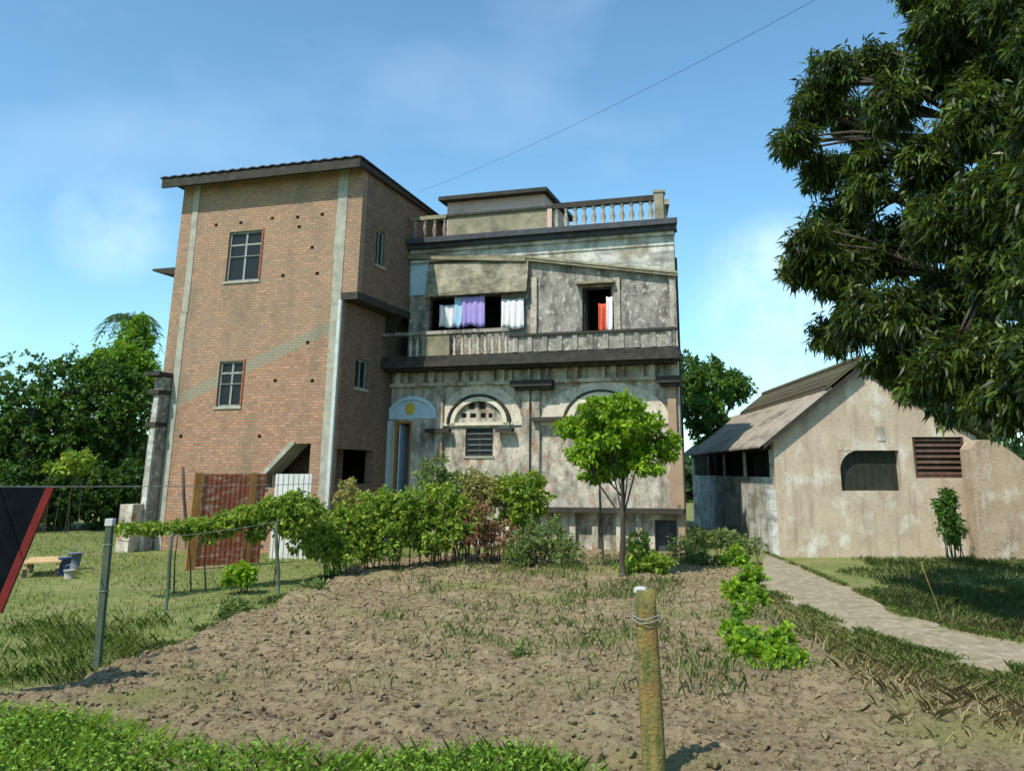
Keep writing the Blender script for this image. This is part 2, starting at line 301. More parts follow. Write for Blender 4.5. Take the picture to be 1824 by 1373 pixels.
# ------------------------------------------------------------ ground
def hn(x, y, s):                                      # cheap smooth noise
    return (np.sin(x * s + 1.3 * np.sin(y * s * .7 + .4)) + np.sin(y * s * 1.13 + 1.7 * np.sin(x * s * .61 + 2)) + np.sin((x + y) * s * .77 + 1.1)) / 3
mg, n, b = base_mat('lawn_ground', .95); v = coords(n)
c = mixn(n, noise(n, v, .5, .38, .62), (.16, .19, .05), (.22, .235, .075)); c = mixn(n, noise(n, v, 5, .45, .7), c, (.10, .12, .035)); c = mixn(n, noise(n, v, .9, .55, .72), c, (.25, .20, .11))
n.links.new(c, b.inputs['Base Color']); bump(n, b, noise(n, v, 25, 0, 1), .8, .04)
g = MB(); g.add([(-900, -60, 0), (900, -60, 0), (900, 1500, 0), (-900, 1500, 0)], [(0, 1, 2, 3)])
tag(g.build('ground', mg), 'olive green grassy ground around the houses and the dug field', None, kind='structure')

mso, n, b = base_mat('tilled_soil', .97); v = coords(n)
c = mixn(n, noise(n, v, 1.1, .4, .65), (.26, .195, .11), (.34, .265, .155)); c = mixn(n, noise(n, v, 11, .48, .66), c, (.12, .08, .045)); c = mixn(n, noise(n, v, 24, .55, .7), c, (.38, .31, .19)); c = mixn(n, noise(n, v, .45, .52, .68), c, (.21, .20, .07))
n.links.new(c, b.inputs['Base Color']); bump(n, b, noise(n, v, 30, 0, 1, 8, .7), 1, .04)
FIELD = [on_z(a, b_) for a, b_ in ((120, 1215), (300, 1150), (430, 1095), (560, 1045), (640, 1008), (800, 990), (1000, 985), (1260, 990), (1330, 1010), (1400, 1120), (1480, 1178), (1600, 1215), (1720, 1248), (1900, 1290))]
FIELD += [Vector((9, 3.5, 0)), Vector((-7.5, 3.5, 0))]
fpx = np.array([p.x for p in FIELD]); fpy = np.array([p.y for p in FIELD])
def inside(x, y):
    r = np.zeros(x.shape, bool); n_ = len(fpx)
    for i in range(n_):
        j = (i - 1) % n_; cnd = ((fpy[i] > y) != (fpy[j] > y)); r ^= cnd & (x < (fpx[j] - fpx[i]) * (y - fpy[i]) / (fpy[j] - fpy[i] + 1e-9) + fpx[i])
    return r
def edged(x, y):
    d = np.full(x.shape, 1e9); n_ = len(fpx)
    for i in range(n_):
        j = (i + 1) % n_; ax, ay, bx, by = fpx[i], fpy[i], fpx[j], fpy[j]; t = np.clip(((x - ax) * (bx - ax) + (y - ay) * (by - ay)) / ((bx - ax) ** 2 + (by - ay) ** 2), 0, 1)
        d = np.minimum(d, np.hypot(x - ax - t * (bx - ax), y - ay - t * (by - ay)))
    return np.where(inside(x, y), d, -d)
def soil_h(x, y):
    e = edged(x, y) + .18 * hn(x, y, 3.1) + .08 * hn(x, y, 9)
    h = .05 + .035 * hn(x, y, 2.3) + .03 * hn(x + 9, y, 7.1) + .022 * hn(x, y + 5, 17) + .014 * hn(x + 3, y, 41)
    h += .03 * np.maximum(0, hn(x * .9 + y * .5, y * .8 - x * .4, 12))
    return np.where(e > 0, np.minimum(e * .5, 1) * 0 + np.clip(e * .35, 0, 1) ** .5 * .06 + h * np.clip(e * 4, 0, 1) + .006, -.05)
st = .055; xs = np.arange(-9.5, 11, st); ys = np.arange(3.5, 23, st); X, Y = np.meshgrid(xs, ys); Z = soil_h(X, Y)
rngs = np.random.default_rng(3); Z = np.where(Z > 0, Z + rngs.normal(0, .008, Z.shape), Z)
nx, ny = len(xs), len(ys); me = bpy.data.meshes.new('soil_field')
ii = np.arange(ny * nx).reshape(ny, nx); q = np.stack([ii[:-1, :-1], ii[:-1, 1:], ii[1:, 1:], ii[1:, :-1]], -1).reshape(-1, 4)
zf = Z.reshape(-1); keep = (zf[q] > 0).any(1); q = q[keep]
me.from_pydata(np.stack([X.reshape(-1), Y.reshape(-1), zf], 1).tolist(), [], q.tolist()); me.materials.append(mso); me.shade_smooth()
so_ = bpy.data.objects.new('soil_field', me); COL.objects.link(so_); tag(so_, 'bare brown tilled soil field in front of the houses', None, kind='structure')
# clods
ico = np.array([(0, 0, 1), (.89, 0, .45), (.28, .85, .45), (-.72, .53, .45), (-.72, -.53, .45), (.28, -.85, .45), (.72, .53, -.45), (-.28, .85, -.45), (-.89, 0, -.45), (-.28, -.85, -.45), (.72, -.53, -.45), (0, 0, -1)])
icf = np.array([(0, 1, 2), (0, 2, 3), (0, 3, 4), (0, 4, 5), (0, 5, 1), (1, 6, 2), (2, 7, 3), (3, 8, 4), (4, 9, 5), (5, 10, 1), (2, 6, 7), (3, 7, 8), (4, 8, 9), (5, 9, 10), (1, 10, 6)])
nC = 42000; cx = rngs.uniform(-9, 10, nC); cy = 5.5 + 16 * rngs.uniform(0, 1, nC) ** 1.3; ok = edged(cx, cy) > .1; cx, cy = cx[ok], cy[ok]; nC = len(cx)
sz = .009 + .026 * rngs.uniform(0, 1, nC) ** 2.6 + .035 * (rngs.uniform(0, 1, nC) > .992)
V = ico[None] * (sz[:, None, None] * rngs.uniform(.55, 1.4, (nC, 12, 1))) * rngs.uniform(.7, 1.4, (nC, 1, 3)); V[:, :, 0] += cx[:, None]; V[:, :, 1] += cy[:, None]; V[:, :, 2] = V[:, :, 2] * .8 + (soil_h(cx, cy) + sz * .25)[:, None]
np_mesh('soil_clods', V[:, icf].reshape(-1, 3, 3), 3, mso); tag(bpy.data.objects['soil_clods'], 'loose dry clods of soil scattered over the tilled field', 'soil clods', kind='stuff')

def blades(name, label, P, h, wd, m, seed, bend=.4, cat='grass', lean=(0, 0)):
    rng = np.random.default_rng(seed); n_ = len(P); h = h * rng.uniform(.5, 1.3, (n_, 1)); a = rng.uniform(0, 6.28, n_); d = np.stack([np.cos(a), np.sin(a), 0 * a], 1)
    s = np.stack([-np.sin(a + rng.uniform(-1, 1, n_)), np.cos(a), 0 * a], 1) * wd * rng.uniform(.6, 1.3, (n_, 1)); up = np.array([lean[0], lean[1], 1.0])
    m1 = P + up * h * .55 + d * h * bend * .3; tp = P + up * h * .95 + d * h * bend
    V = np.stack([P - s, P + s, m1 + s * .7, tp, m1 - s * .7], 1); t = rng.uniform(0, 1, n_) ** 1.2
    o = np_mesh(name, V, 5, m, None, t); return tag(o, label, cat, kind='stuff')
rg = np.random.default_rng(11)
def scat(n_, x0, x1, y0, y1, z=0.0): return np.stack([rg.uniform(x0, x1, n_), rg.uniform(y0, y1, n_), np.full(n_, z)], 1)
# short lawn left of the field
P = scat(90000, -19, 2, 7, 30); P = P[(edged(P[:, 0], P[:, 1]) < .12) & (P[:, 0] > -.75 * P[:, 1])]; P = P[(hn(P[:, 0], P[:, 1], 1.7) + rg.normal(0, .5, len(P))) > -.35]
blades('lawn_grass', 'short olive grass on the yard left of the field', P, .055, .007, 'l_lawn', 1)
# darker tall tufts, lower left
def tufts(n_, boxs, per, spread):
    c_ = np.concatenate([scat(n_ // len(boxs), *q_) for q_ in boxs]); P_ = np.repeat(c_, per, 0); P_[:, :2] += rg.normal(0, spread, (len(P_), 2)); return P_
P = tufts(150, ((-7.2, -5.3, 9, 12.4), (-8.2, -4.6, 8.2, 11.5)), 60, .3); P = P[hn(P[:, 0], P[:, 1], 3.3) + rg.normal(0, .3, len(P)) > -.1]; blades('tall_grass', 'dark taller grass tufts at the left end of the field', P, .13, .004, 'l_tall', 2, .8)
# foreground bank
P = scat(110000, -6, 4, 4.6, 8); lim = 6.42 + .9 * np.clip((-P[:, 0] - 2.2) / 1.6, 0, 1) + .25 * hn(P[:, 0], P[:, 1] * 0, 2.6) + .12 * hn(P[:, 0], P[:, 1], 9); P = P[(P[:, 1] < lim - .25 * np.clip(P[:, 0] + .2, 0, 9) * 6) & (P[:, 0] < .35)]
P[:, 2] = .0
blades('foreground_grass', 'bright green grass and weeds along the near edge of the field', P, .20, .0045, 'l_grass', 3, .8)
rngl = np.random.default_rng(5); C = P[rngl.choice(len(P), 26000)] + np.array([0, 0, .0]); C[:, 2] += rngl.uniform(.03, .24, len(C)); D = rngl.normal(size=C.shape); D[:, 2] = abs(D[:, 2]) * .6
o = np_mesh('foreground_weeds', leaves(rngl, C, D, .042, .009), 4, 'l_grass', None, rngl.uniform(0, 1, len(C))); tag(o, 'small leaved bright weeds among the near grass', 'weeds', kind='stuff')
# sparse weeds in the soil
P = np.concatenate([tufts(900, ((-4, 5.5, 8, 19), (-2, 4, 15, 20.5), (-1, 2.2, 12.5, 20), (2, 5, 9, 13)), 14, .10), tufts(500, ((-2.4, 2.4, 12, 20.3), (-1.6, 1.9, 8, 14)), 26, .16)]); P = P[(edged(P[:, 0], P[:, 1]) > 0) & (hn(P[:, 0], P[:, 1], 1.6) + .6 * hn(P[:, 0], P[:, 1], 5) + rg.normal(0, .35, len(P)) > .25)]; P[:, 2] = soil_h(P[:, 0], P[:, 1])
blades('field_weeds', 'thin green weeds sprouting through the soil', P, .12, .0045, 'l_weed', 4, .6, 'weeds')
P = scat(9000, -8, 8, 6, 20); P = P[edged(P[:, 0], P[:, 1]) > 0]; P[:, 2] = soil_h(P[:, 0], P[:, 1]) + .01
blades('soil_litter', 'dry straw bits lying on the tilled soil', P, .03, .004, 'l_straw', 14, 2.4, 'litter')
# straw lower right
P = tufts(380, ((2.6, 7.5, 7.2, 12.5), (3.4, 6.5, 7, 10)), 20, .2); P = P[P[:, 0] > 2.4 + .18 * (P[:, 1] - 7)]; P[:, 2] = np.maximum(0, soil_h(P[:, 0], P[:, 1]))
blades('straw', 'dry straw and grass blades lying at the right edge of the field', P, .13, .004, 'l_straw', 6, 1.5, 'straw')
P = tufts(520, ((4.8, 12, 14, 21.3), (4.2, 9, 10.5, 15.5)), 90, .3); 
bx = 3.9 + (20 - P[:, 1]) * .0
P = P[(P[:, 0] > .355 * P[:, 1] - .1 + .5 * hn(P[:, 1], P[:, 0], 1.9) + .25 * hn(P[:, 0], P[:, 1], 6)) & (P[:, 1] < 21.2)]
blades('verge_grass', 'green grass between the path and the small house, tree shade put into its dark tone', P, .10, .005, 'l_dark', 8, .7)  # dark blades: the big tree's shade is put into the grass colour

# raised path in front of the small house
up_ = [(1362, 983), (1438, 1014), (1520, 1048), (1596, 1090), (1700, 1118), (1830, 1143)]; lo_ = [(1352, 1046), (1414, 1076), (1490, 1111), (1562, 1138), (1640, 1163), (1748, 1189), (1850, 1200)]
H = .16; U = [on_z(a, b_, H) for a, b_ in up_]; Lo = [on_z(a, b_, H) for a, b_ in lo_]
mb = MB(); mb.prism([(p.x, p.y, -.02) for p in Lo] + [(p.x, p.y, -.02) for p in U[::-1]], (0, 0, H + .02))
M['path'] = surf('sunlit_dirt_path', (.34, .28, .19), (.25, .205, .13), 5, (.17, .16, .07), .48, .68, ssc=3.2, bst=1, bsc=18, extra=((.42, .36, .27), 7, .54, .66))
tag(mb.build('path', 'path'), 'pale raised dirt path running past the small house', None, kind='structure')
M['verge'] = surf('shaded_olive_verge', (.17, .14, .06), (.22, .17, .08), 3, (.08, .09, .03), .5, .7, ssc=3, bst=.9, bsc=22)  # olive brown slope grass with its band of shadow put into the colour
mb = MB(); base = [on_z(a, b_, .0) for a, b_ in ((1345, 1075), (1425, 1142), (1507, 1180), (1593, 1210), (1680, 1235), (1800, 1262), (1900, 1280))]
for i in range(6):
    a, b_, c_, d_ = Lo[i], Lo[i + 1], base[i + 1], base[i]
    mb.add([(a.x, a.y, .145), (b_.x, b_.y, .145), (c_.x, c_.y, .01), (d_.x, d_.y, .01)], [(0, 1, 2, 3)])
tag(mb.build('verge', 'verge'), 'olive brown grassy slope below the pale path, its shadow put into the colour', None, kind='structure')
PV = []
for i in range(6):
    for _ in range(1500):
        s_, t_ = random.random(), random.random(); p = Lo[i].lerp(Lo[i + 1], s_).lerp(base[i].lerp(base[i + 1], s_), t_); PV.append((p.x, p.y, .13 * (1 - t_)))
blades('verge_tufts', 'olive grass growing on the slope below the path', np.array(PV), .06, .004, 'l_lawn', 9, .9)

PE = []
for E_ in (U, Lo):
    for i in range(len(E_) - 1):
        for _ in range(700):
            p = E_[i].lerp(E_[i + 1], random.random()); g_ = abs(random.gauss(0, .1)) * (1 if E_ is U else -1); x_, y_ = p.x + random.gauss(0, .03) - g_ * .4, p.y - g_
            if hn(np.array([x_]), np.array([y_]), 5.3)[0] > -.2: PE.append((x_, y_, H))
blades('path_edge_grass', 'ragged grass creeping over both edges of the path', np.array(PE), .06, .004, 'l_lawn', 15, .9)

# ------------------------------------------------------------ brick building
BB = empty('brick_building', O, ROT, label='tall three storey unplastered brick house with dark tin roof', cat='house')
UL = -5.42; OV = .46; ZS = 6.62; ZT = 10.12; DEP = 5.6; T = .24
w1 = rect(405, 412, 464, 500, 0); w2 = rect(388, 643, 431, 724, 0); st_ = rect(476, 790, 551, 868, 0)
holes = [w1, w2, st_]
for px, py in ((385, 401), (429, 397), (485, 389), (530, 387), (533, 404), (574, 382), (556, 441), (504, 491), (565, 487), (490, 678), (556, 678), (462, 777), (322, 777), (548, 610)):
    u, z = FP(px, py, 0); holes.append((u - .055, u + .055, z - .045, z + .045))
mb = MB(); mb.wall(UL, 0, 0, ZT, holes, T, fx(0)); mb.wall(.001, OV, ZS, ZT, [], T, fx(0))
mb.build('front_wall', 'brick', BB)
y0, z0 = SDP(668, 470, OV); y1, z1 = SDP(686, 425, OV); sw1 = (y0, y1, 7.6, 8.62)
y0, _ = SDP(633, 660, 0); y1, _ = SDP(655, 660, 0); sw2 = (y0, y1, SDP(644, 692, 0)[1], SDP(644, 640, 0)[1])
dz1 = SDP(620, 800, 0)[1]; dz0 = SDP(620, 862, 0)[1]; so1 = (T + .05, SDP(664, 830, 0)[0], dz0, dz1)
fs = lambda x: (lambda u, d, z: (x - d, u, z))
mb = MB(); mb.wall(T, DEP, ZS, ZT, [sw1], T, fs(OV)); mb.wall(T, DEP, 0, ZS - .2, [sw2, so1], T, fs(0)); mb.build('side_wall', 'brick_dark', BB)  # side face takes the darker brick that carries its shade
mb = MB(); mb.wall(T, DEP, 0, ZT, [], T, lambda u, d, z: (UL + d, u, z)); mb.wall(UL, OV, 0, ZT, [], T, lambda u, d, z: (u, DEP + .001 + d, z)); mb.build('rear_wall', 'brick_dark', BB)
# floors, overhang slab
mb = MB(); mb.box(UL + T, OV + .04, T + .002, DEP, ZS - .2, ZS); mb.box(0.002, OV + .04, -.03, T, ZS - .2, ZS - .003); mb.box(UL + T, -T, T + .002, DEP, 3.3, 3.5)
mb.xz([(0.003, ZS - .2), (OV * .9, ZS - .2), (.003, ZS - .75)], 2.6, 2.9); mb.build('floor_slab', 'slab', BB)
# concrete columns showing in the front
for u0, u1, zb in ((-.30, .003, 0), (-5.03, -4.83, 0)):
    mb = MB(); zz = np.linspace(zb, ZT - .01, 9)
    for i in range(8):
        j = random.uniform(-.025, .025); mb.box(u0 + j, u1 + (j if u1 < 0 else 0), -.018 - .004 * (i % 2), 0, zz[i], zz[i + 1])
    mb.build('concrete_column', 'concrete', BB)
mb = MB(); mb.box(-.02, .075, -.11, -.02, 0, ZS - .22); mb.build('drain_pipe', 'cap', BB)
# roof
mb = MB(); nr = 40; xa, xb, ya, yb = UL - .42, OV + .2, -.55, DEP + .3; zf_ = ZT + .1; zb_ = ZT - .05
for i in range(nr):
    a = xa + (xb - xa) * i / nr; c_ = xa + (xb - xa) * (i + 1) / nr; h = .035 if i % 2 else 0
    mb.prism([(a, ya, zf_ + h), (c_, ya, zf_ + .035 - h), (c_, ya, zf_ + .045 - h + .02), (a, ya, zf_ + h + .03)], (0, yb - ya, zb_ - zf_))
r_ = mb.build('roof', 'tin_dark', BB)
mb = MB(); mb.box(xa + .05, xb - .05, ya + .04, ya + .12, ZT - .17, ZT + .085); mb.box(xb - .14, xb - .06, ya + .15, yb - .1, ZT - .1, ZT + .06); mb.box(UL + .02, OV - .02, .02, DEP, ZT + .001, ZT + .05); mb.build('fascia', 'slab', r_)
def barred_window(parent, r, yp, mat_f='iron', shutter=True, bars=4, style='cross', nm='window'):
    u0, u1, z0, z1 = r; fr = MB(); d0, d1 = yp + .07, yp + .13; f = .05
    fr.box(u0, u0 + f, d0, d1, z0, z1); fr.box(u1 - f, u1, d0, d1, z0, z1); fr.box(u0 + f, u1 - f, d0, d1, z0, z0 + f); fr.box(u0 + f, u1 - f, d0, d1, z1 - f, z1)
    um = (u0 + u1) / 2; fr.box(um - .03, um + .03, d0 + .005, d1 - .005, z0 + f, z1 - f)
    fr.box(u0 + f, u1 - f, d0 + .01, d1 - .01, z0 + (z1 - z0) * .72, z0 + (z1 - z0) * .72 + .05)
    o = fr.build(nm, mat_f, parent)
    g = MB()
    for i in range(1, bars):
        z = z0 + (z1 - z0) * i / bars; g.box(u0 + f, u1 - f, d0 - .02, d0 - .006, z - .008, z + .008)
    g.build('bars', 'iron', o)
    p = MB(); p.box(u0 + f, um - .03, d1 - .03, d1 - .02, z0 + f, z1 - f); p.box(um + .03, u1 - f, d1 - .03, d1 - .02, z0 + f, z1 - f); p.build('pane', 'pane', o)
    s = MB(); s.box(u0 - .05, u1 + .05, yp - .035, yp + .06, z0 - .06, z0 - .002); s.build('sill', 'concrete', o)
    if shutter:
        s = MB(); s.box(u1 - .001, u1 + .05, yp - .03, yp + .06, z0 + .03, z1 + .04); s.build('jamb', 'rust', o)
    return o
barred_window(BB, w1, 0, bars=2); barred_window(BB, w2, 0, bars=2)
def side_window(parent, r, xp):
    a, b_, z0, z1 = r; m_ = MB(); f = .045; x0, x1 = xp - .12, xp - .06
    m_.box(x0, x1, a, a + f, z0, z1); m_.box(x0, x1, b_ - f, b_, z0, z1); m_.box(x0, x1, a + f, b_ - f, z0, z0 + f); m_.box(x0, x1, a + f, b_ - f, z1 - f, z1); m_.box(x0, x1, (a + b_) / 2 - .02, (a + b_) / 2 + .02, z0 + f, z1 - f)
    o = m_.build('window', 'iron', parent); p = MB(); p.box(x0 + .02, x0 + .03, a + f, b_ - f, z0 + f, z1 - f); p.build('pane', 'pane', o)
    s = MB(); s.box(xp + .002, xp + .04, a - .05, b_ + .05, z0 - .07, z0 - .002); s.build('sill', 'concrete', o)
side_window(BB, sw1, OV); side_window(BB, sw2, 0)
# slanted stair slab with brick infill above the ground floor opening
a = FP(446, 864, -.04); b_ = FP(518, 789, -.04); mb = MB()
th = .16; mb.xz([a, (a[0] + .13, a[1]), (b_[0] + .10, b_[1] - .02), (b_[0] + .1, b_[1] + .04), (b_[0] - .02, b_[1] + .05)], -.04, T + .4); mb.build('stair_slab', 'concrete', BB)
mb = MB(); mb.xz([(st_[0] + .002, FP(476, 832, 0)[1]), (b_[0] - .02, st_[3] - .002), (st_[0] + .002, st_[3] - .002)], .003, T - .02); mb.build('stair_infill', 'brick', BB)
mb = MB(); mb.box(st_[0] - .3, st_[1] + .1, 1.4, 1.5, 0, 3.2); mb.build('backing_wall', 'brick_dark', BB)
# sunshade slabs on the far side
for px, py in ((286, 483),):
    u, z = FP(px, py, .1); u = u - .22; mb = MB(); mb.prism([(u, .02, z - .0), (UL - .002, .02, z - .16), (UL - .002, .02, z + .06), (u, .02, z + .06)], (0, 1.3, 0)); mb.build('sunshade', 'slab', BB)

# white annex behind the brick building, left side
AX = empty('plastered_annex', O + EX * (UL + .36) + EY * -.32, ROT, label='narrow pale plastered side block with mouldings left of the brick house', cat='house')
def AP(px, py): u, z = FP(px, py, -.32); return u - (UL + .36), z
xl = AP(250, 850)[0]; xg = -.37; zt = AP(275, 672)[1]
mb = MB(); mb.box(xl + .1, -.02, 0, .30, 0, zt); mb.box(xl + .1, xg, .3, 3.4, 0, zt); mb.build('wall', 'plaster_grey', AX)
mb = MB(); mb.box(AP(268, 800)[0], -.05, -.1, -.002, .0, AP(270, 704)[1]); mb.build('pilaster', 'plaster_hi', AX)
for py, h, ov in ((664, .1, .12), (695, .12, .05), (752, .12, .02)):
    z = AP(270, py)[1]; mb = MB(); mb.box(xl + .1 - ov * 1.5, -.02 + ov * .2, -.12 - ov, .305, z - h, z); mb.box(xl + .1 - ov * 1.5, xg - .003, .306, 3.2, z - h, z); mb.build('cornice', 'slab', AX)
mb = MB(); mb.box(xl - .08, -.1, -.5, -.12, 0, AP(270, 897)[1]); mb.build('plinth', 'plaster', AX)

# ------------------------------------------------------------ old plastered house
YW = 3.2
WH = empty('plastered_house', O + EY * YW, ROT, label='old two storey house of stained plaster with balcony, arches and rooftop balustrade', cat='house')
def W(px, py, dy=0): return FP(px, py, YW + dy)
def WR(x0, y0, x1, y1, dy=0): return rect(x0, y0, x1, y1, YW + dy)
SK = .2; XR = W(1213, 800)[0]; ZB = W(1000, 632, -.75)[1]; ZC = W(1150, 400, 0)[1]; Z1 = ZB + .01
ZC = W(1205, 404, -.1)[1]
# lower wall
door = WR(701, 750, 731, 880); win = WR(829, 762, 878, 812); fan = [WR(*q_) for q_ in ((834, 716, 846, 729), (853, 716, 865, 729), (822, 736, 831, 744), (837, 736, 848, 744), (856, 736, 865, 744), (870, 736, 877, 744))]
win3 = WR(1045, 765, 1090, 825); pdoor = WR(1166, 926, 1206, 988)
sm1 = WR(703, 650, 718, 672)
ZP = W(1100, 904)[1]
mb = MB(); mb.wall(.002, XR, ZP, ZB, [door, win, win3, sm1] + fan, .25, fx(0)); mb.wall(.002, XR, 0, ZP, [pdoor], .25, fx(.02)); mb.build('ground_floor_wall', 'plaster', WH)
mb = MB(); mb.wall(.25, 7.5, 0, ZC, [], .25, lambda u, d, z: (XR - SK * (u - .25) - d, u, z)); mb.wall(0, XR - SK * 7.3, 0, ZC, [], .25, fx(7.51)); mb.wall(DEP - YW, 7.5, 0, ZC, [], .25, lambda u, d, z: (.002 + d, u, z)); mb.build('side_wall', 'plaster_grey', WH)
mb = MB(); mb.box(OV, XR - 1.8, .26, 7.5, ZB - .2, ZB - .01); mb.box(.1, XR - .26, 2.6, 2.7, ZP, ZC - .2); mb.build('inner_floor', 'slab', WH)
# upper wall
hA = WR(764, 527, 893, 596); hB = WR(1037, 511, 1090, 596)
XA = W(945, 560)[0]; XC = W(1093, 560)[0]
mb = MB(); mb.wall(OV + .002, XR, Z1, ZC, [hA, hB], .25, fx(0)); mb.build('upper_wall', 'plaster_grey', WH)
mb = MB(); u0 = W(722, 500)[0]; mb.box(OV + .004, W(764, 500)[0], -.05, -.002, W(740, 527)[1], W(740, 456)[1]); mb.build('shade_tint_panel', 'blue', WH)['label'] = 'white wall strip with its bluish shade put into the colour'  # blue coat stands in for the shade on this white wall piece
mb = MB(); u0, z0 = W(1097, 598); u1, z1 = W(1203, 512); mb.box(u0, u1, -.03, -.002, W(1150, 598)[1], W(1150, 514)[1]); mb.build('wall_panel', 'plaster_grey', WH)
# fascia wall above the moulding
mb = MB(); pl = [W(732, 458), W(940, 462), W(1210, 489)]; pl = [(pl[0][0], pl[0][1]), pl[1], (XR + .03, pl[2][1])]
mb.xz([pl[0], pl[1], pl[2], (XR + .03, ZC - .01), (pl[0][0], ZC - .01)], -.14, -.003); mb.build('fascia_wall', 'plaster_hi', WH)
mb = MB(); p, q_ = pl[0], pl[1]; mb.xz([p, q_, (q_[0], q_[1] - .11), (p[0], p[1] - .11)], -.24, -.0035); mb.build('moulding', 'plaster_olive', WH)
mb = MB(); p, q_ = pl[1], (XR + .1, pl[2][1]); mb.xz([(p[0] + .002, p[1]), q_, (q_[0], q_[1] - .08), (p[0] + .002, p[1] - .07)], -.17, -.0035); mb.build('moulding', 'plaster_olive', WH)
mb = MB()
for p, q_ in ((pl[0], pl[1]), (pl[1], (XR + .1, pl[2][1]))): mb.xz([(p[0], p[1] + .07), (q_[0], q_[1] + .07), (q_[0], q_[1] + .002), (p[0], p[1] + .002)], -.2, -.142)
mb.build('moulding_fillet', 'shade', WH)
# cornice
mb = MB(); mb.prism([(OV + .05, -.5, ZC), (XR + .2, -.5, ZC), (XR + .2 - SK * 8.4, 7.9, ZC), (OV + .05, 7.9, ZC)], (0, 0, .16)); mb.box(OV + .05, XR + .12, -.34, -.0, ZC - .14, ZC - .001); mb.build('cornice', 'tin_dark', WH); mb = MB(); mb.box(OV + .05, XR + .05, -.22, -.0, ZC - .24, ZC - .142); mb.box(OV + .05, XR + .04, -.17, -.1405, ZC - .52, ZC - .46); mb.build('cornice_fillet', 'plaster_hi', WH)
ZR = ZC + .16
# roof balustrade
def baluster(x, y, z0, z1, r=.055, m='concrete', nm='baluster'):
    h = z1 - z0; mb = MB(); mb.lathe(x, y, [(r, z0), (r, z0 + .07 * h), (r * .55, z0 + .12 * h), (r * 1.15, z0 + .4 * h), (r * .6, z0 + .72 * h), (r * .55, z0 + .85 * h), (r, z0 + .92 * h), (r, z1)], 8)
    return mb.build(nm, m, WH, True)
def shared(o, xs_):
    x0 = o['x0']
    for x in xs_: c_ = o.copy(); COL.objects.link(c_); c_.parent = WH; c_.location = (x - x0, 0, 0)
yb_ = -.28; xL = W(985, 380, yb_)[0]; xP = W(1166, 360, yb_)[0]; zr1 = W(1150, 350, yb_)[1]; zr0 = zr1 - .16
o = baluster(xL + .12, yb_, ZR + .001, zr0 - .001, .07, 'concrete'); o['x0'] = xL + .12; shared(o, np.linspace(xL + .12, xP - .12, 11)[1:]); del o['x0']
mb = MB(); mb.box(xL, xP, yb_ - .09, yb_ + .09, zr0, zr1); mb.build('rooftop_rail', 'slab', WH)
for x in (xP, ):
    mb = MB(); mb.box(x + .003, x + .26, yb_ - .13, yb_ + .13, ZR + .001, zr1 + .04); mb.box(x - .02, x + .29, yb_ - .16, yb_ + .16, zr1 + .041, zr1 + .11); mb.build('corner_post', 'plaster_olive', WH)
mb = MB(); mb.prism([(XR - .3, .1, zr0), (XR - .08, .1, zr0), (XR - .08 - SK * 6.9, 7, zr0), (XR - .3 - SK * 6.9, 7, zr0)], (0, 0, zr1 - zr0 - .01))
for y in np.linspace(.4, 6.8, 14): mb.lathe(XR - .19 - SK * y, y, [(.06, ZR), (.07, ZR + .3), (.05, zr0 - .001)], 6)
mb.build('side_balustrade', 'plaster_grey', WH)
xM = W(800, 400, yb_)[0]
mb = MB(); mb.box(xM, xL - .003, yb_ - .08, yb_ + .08, ZR + .001, zr0 + .02); mb.build('roof_parapet', 'plaster_olive', WH)
mb = MB(); mb.box(xM - .05, xL - .003, yb_ - .14, yb_ + .1, zr0 + .021, zr0 + .09); mb.build('parapet_coping', 'slab', WH)
mb = MB(); mb.box(xL - .14, xL - .004, yb_ - .12, yb_ - .081, ZR + .001, zr0 + .02); mb.build('parapet_pier', 'pink', WH)
xF = OV + .2; o = baluster(xF, yb_, ZR + .001, zr0, .07, 'plaster_grey'); o['x0'] = xF; shared(o, np.linspace(xF, xM - .14, 4)[1:]); del o['x0']
mb = MB(); mb.box(OV + .1, xM - .06, yb_ - .1, yb_ + .1, zr0 + .001, zr0 + .12); mb.build('rooftop_rail', 'plaster_olive', WH)
# rooftop room
dyr = 1.3; x0, _ = W(797, 370, dyr); x1, _ = W(970, 370, dyr); zt_ = W(900, 352, dyr)[1]
RM = MB(); RM.wall(x0, x1, ZR + .001, zt_, [], .2, fx(dyr)); RM.box(x0, x0 + .2, dyr + .201, dyr + 3, ZR + .001, zt_); RM.box(x1 - .2, x1, dyr + .201, dyr + 3, ZR + .001, zt_); RM.box(x0 + .2, x1 - .2, dyr + 2.8, dyr + 3, ZR + .001, zt_); o = RM.build('rooftop_room', 'pink', WH)
mb = MB(); mb.box(x0 - .2, x1 + .15, dyr - .3, dyr + 3.2, zt_ + .001, zt_ + .13); mb.build('roof_slab', 'slab', o)
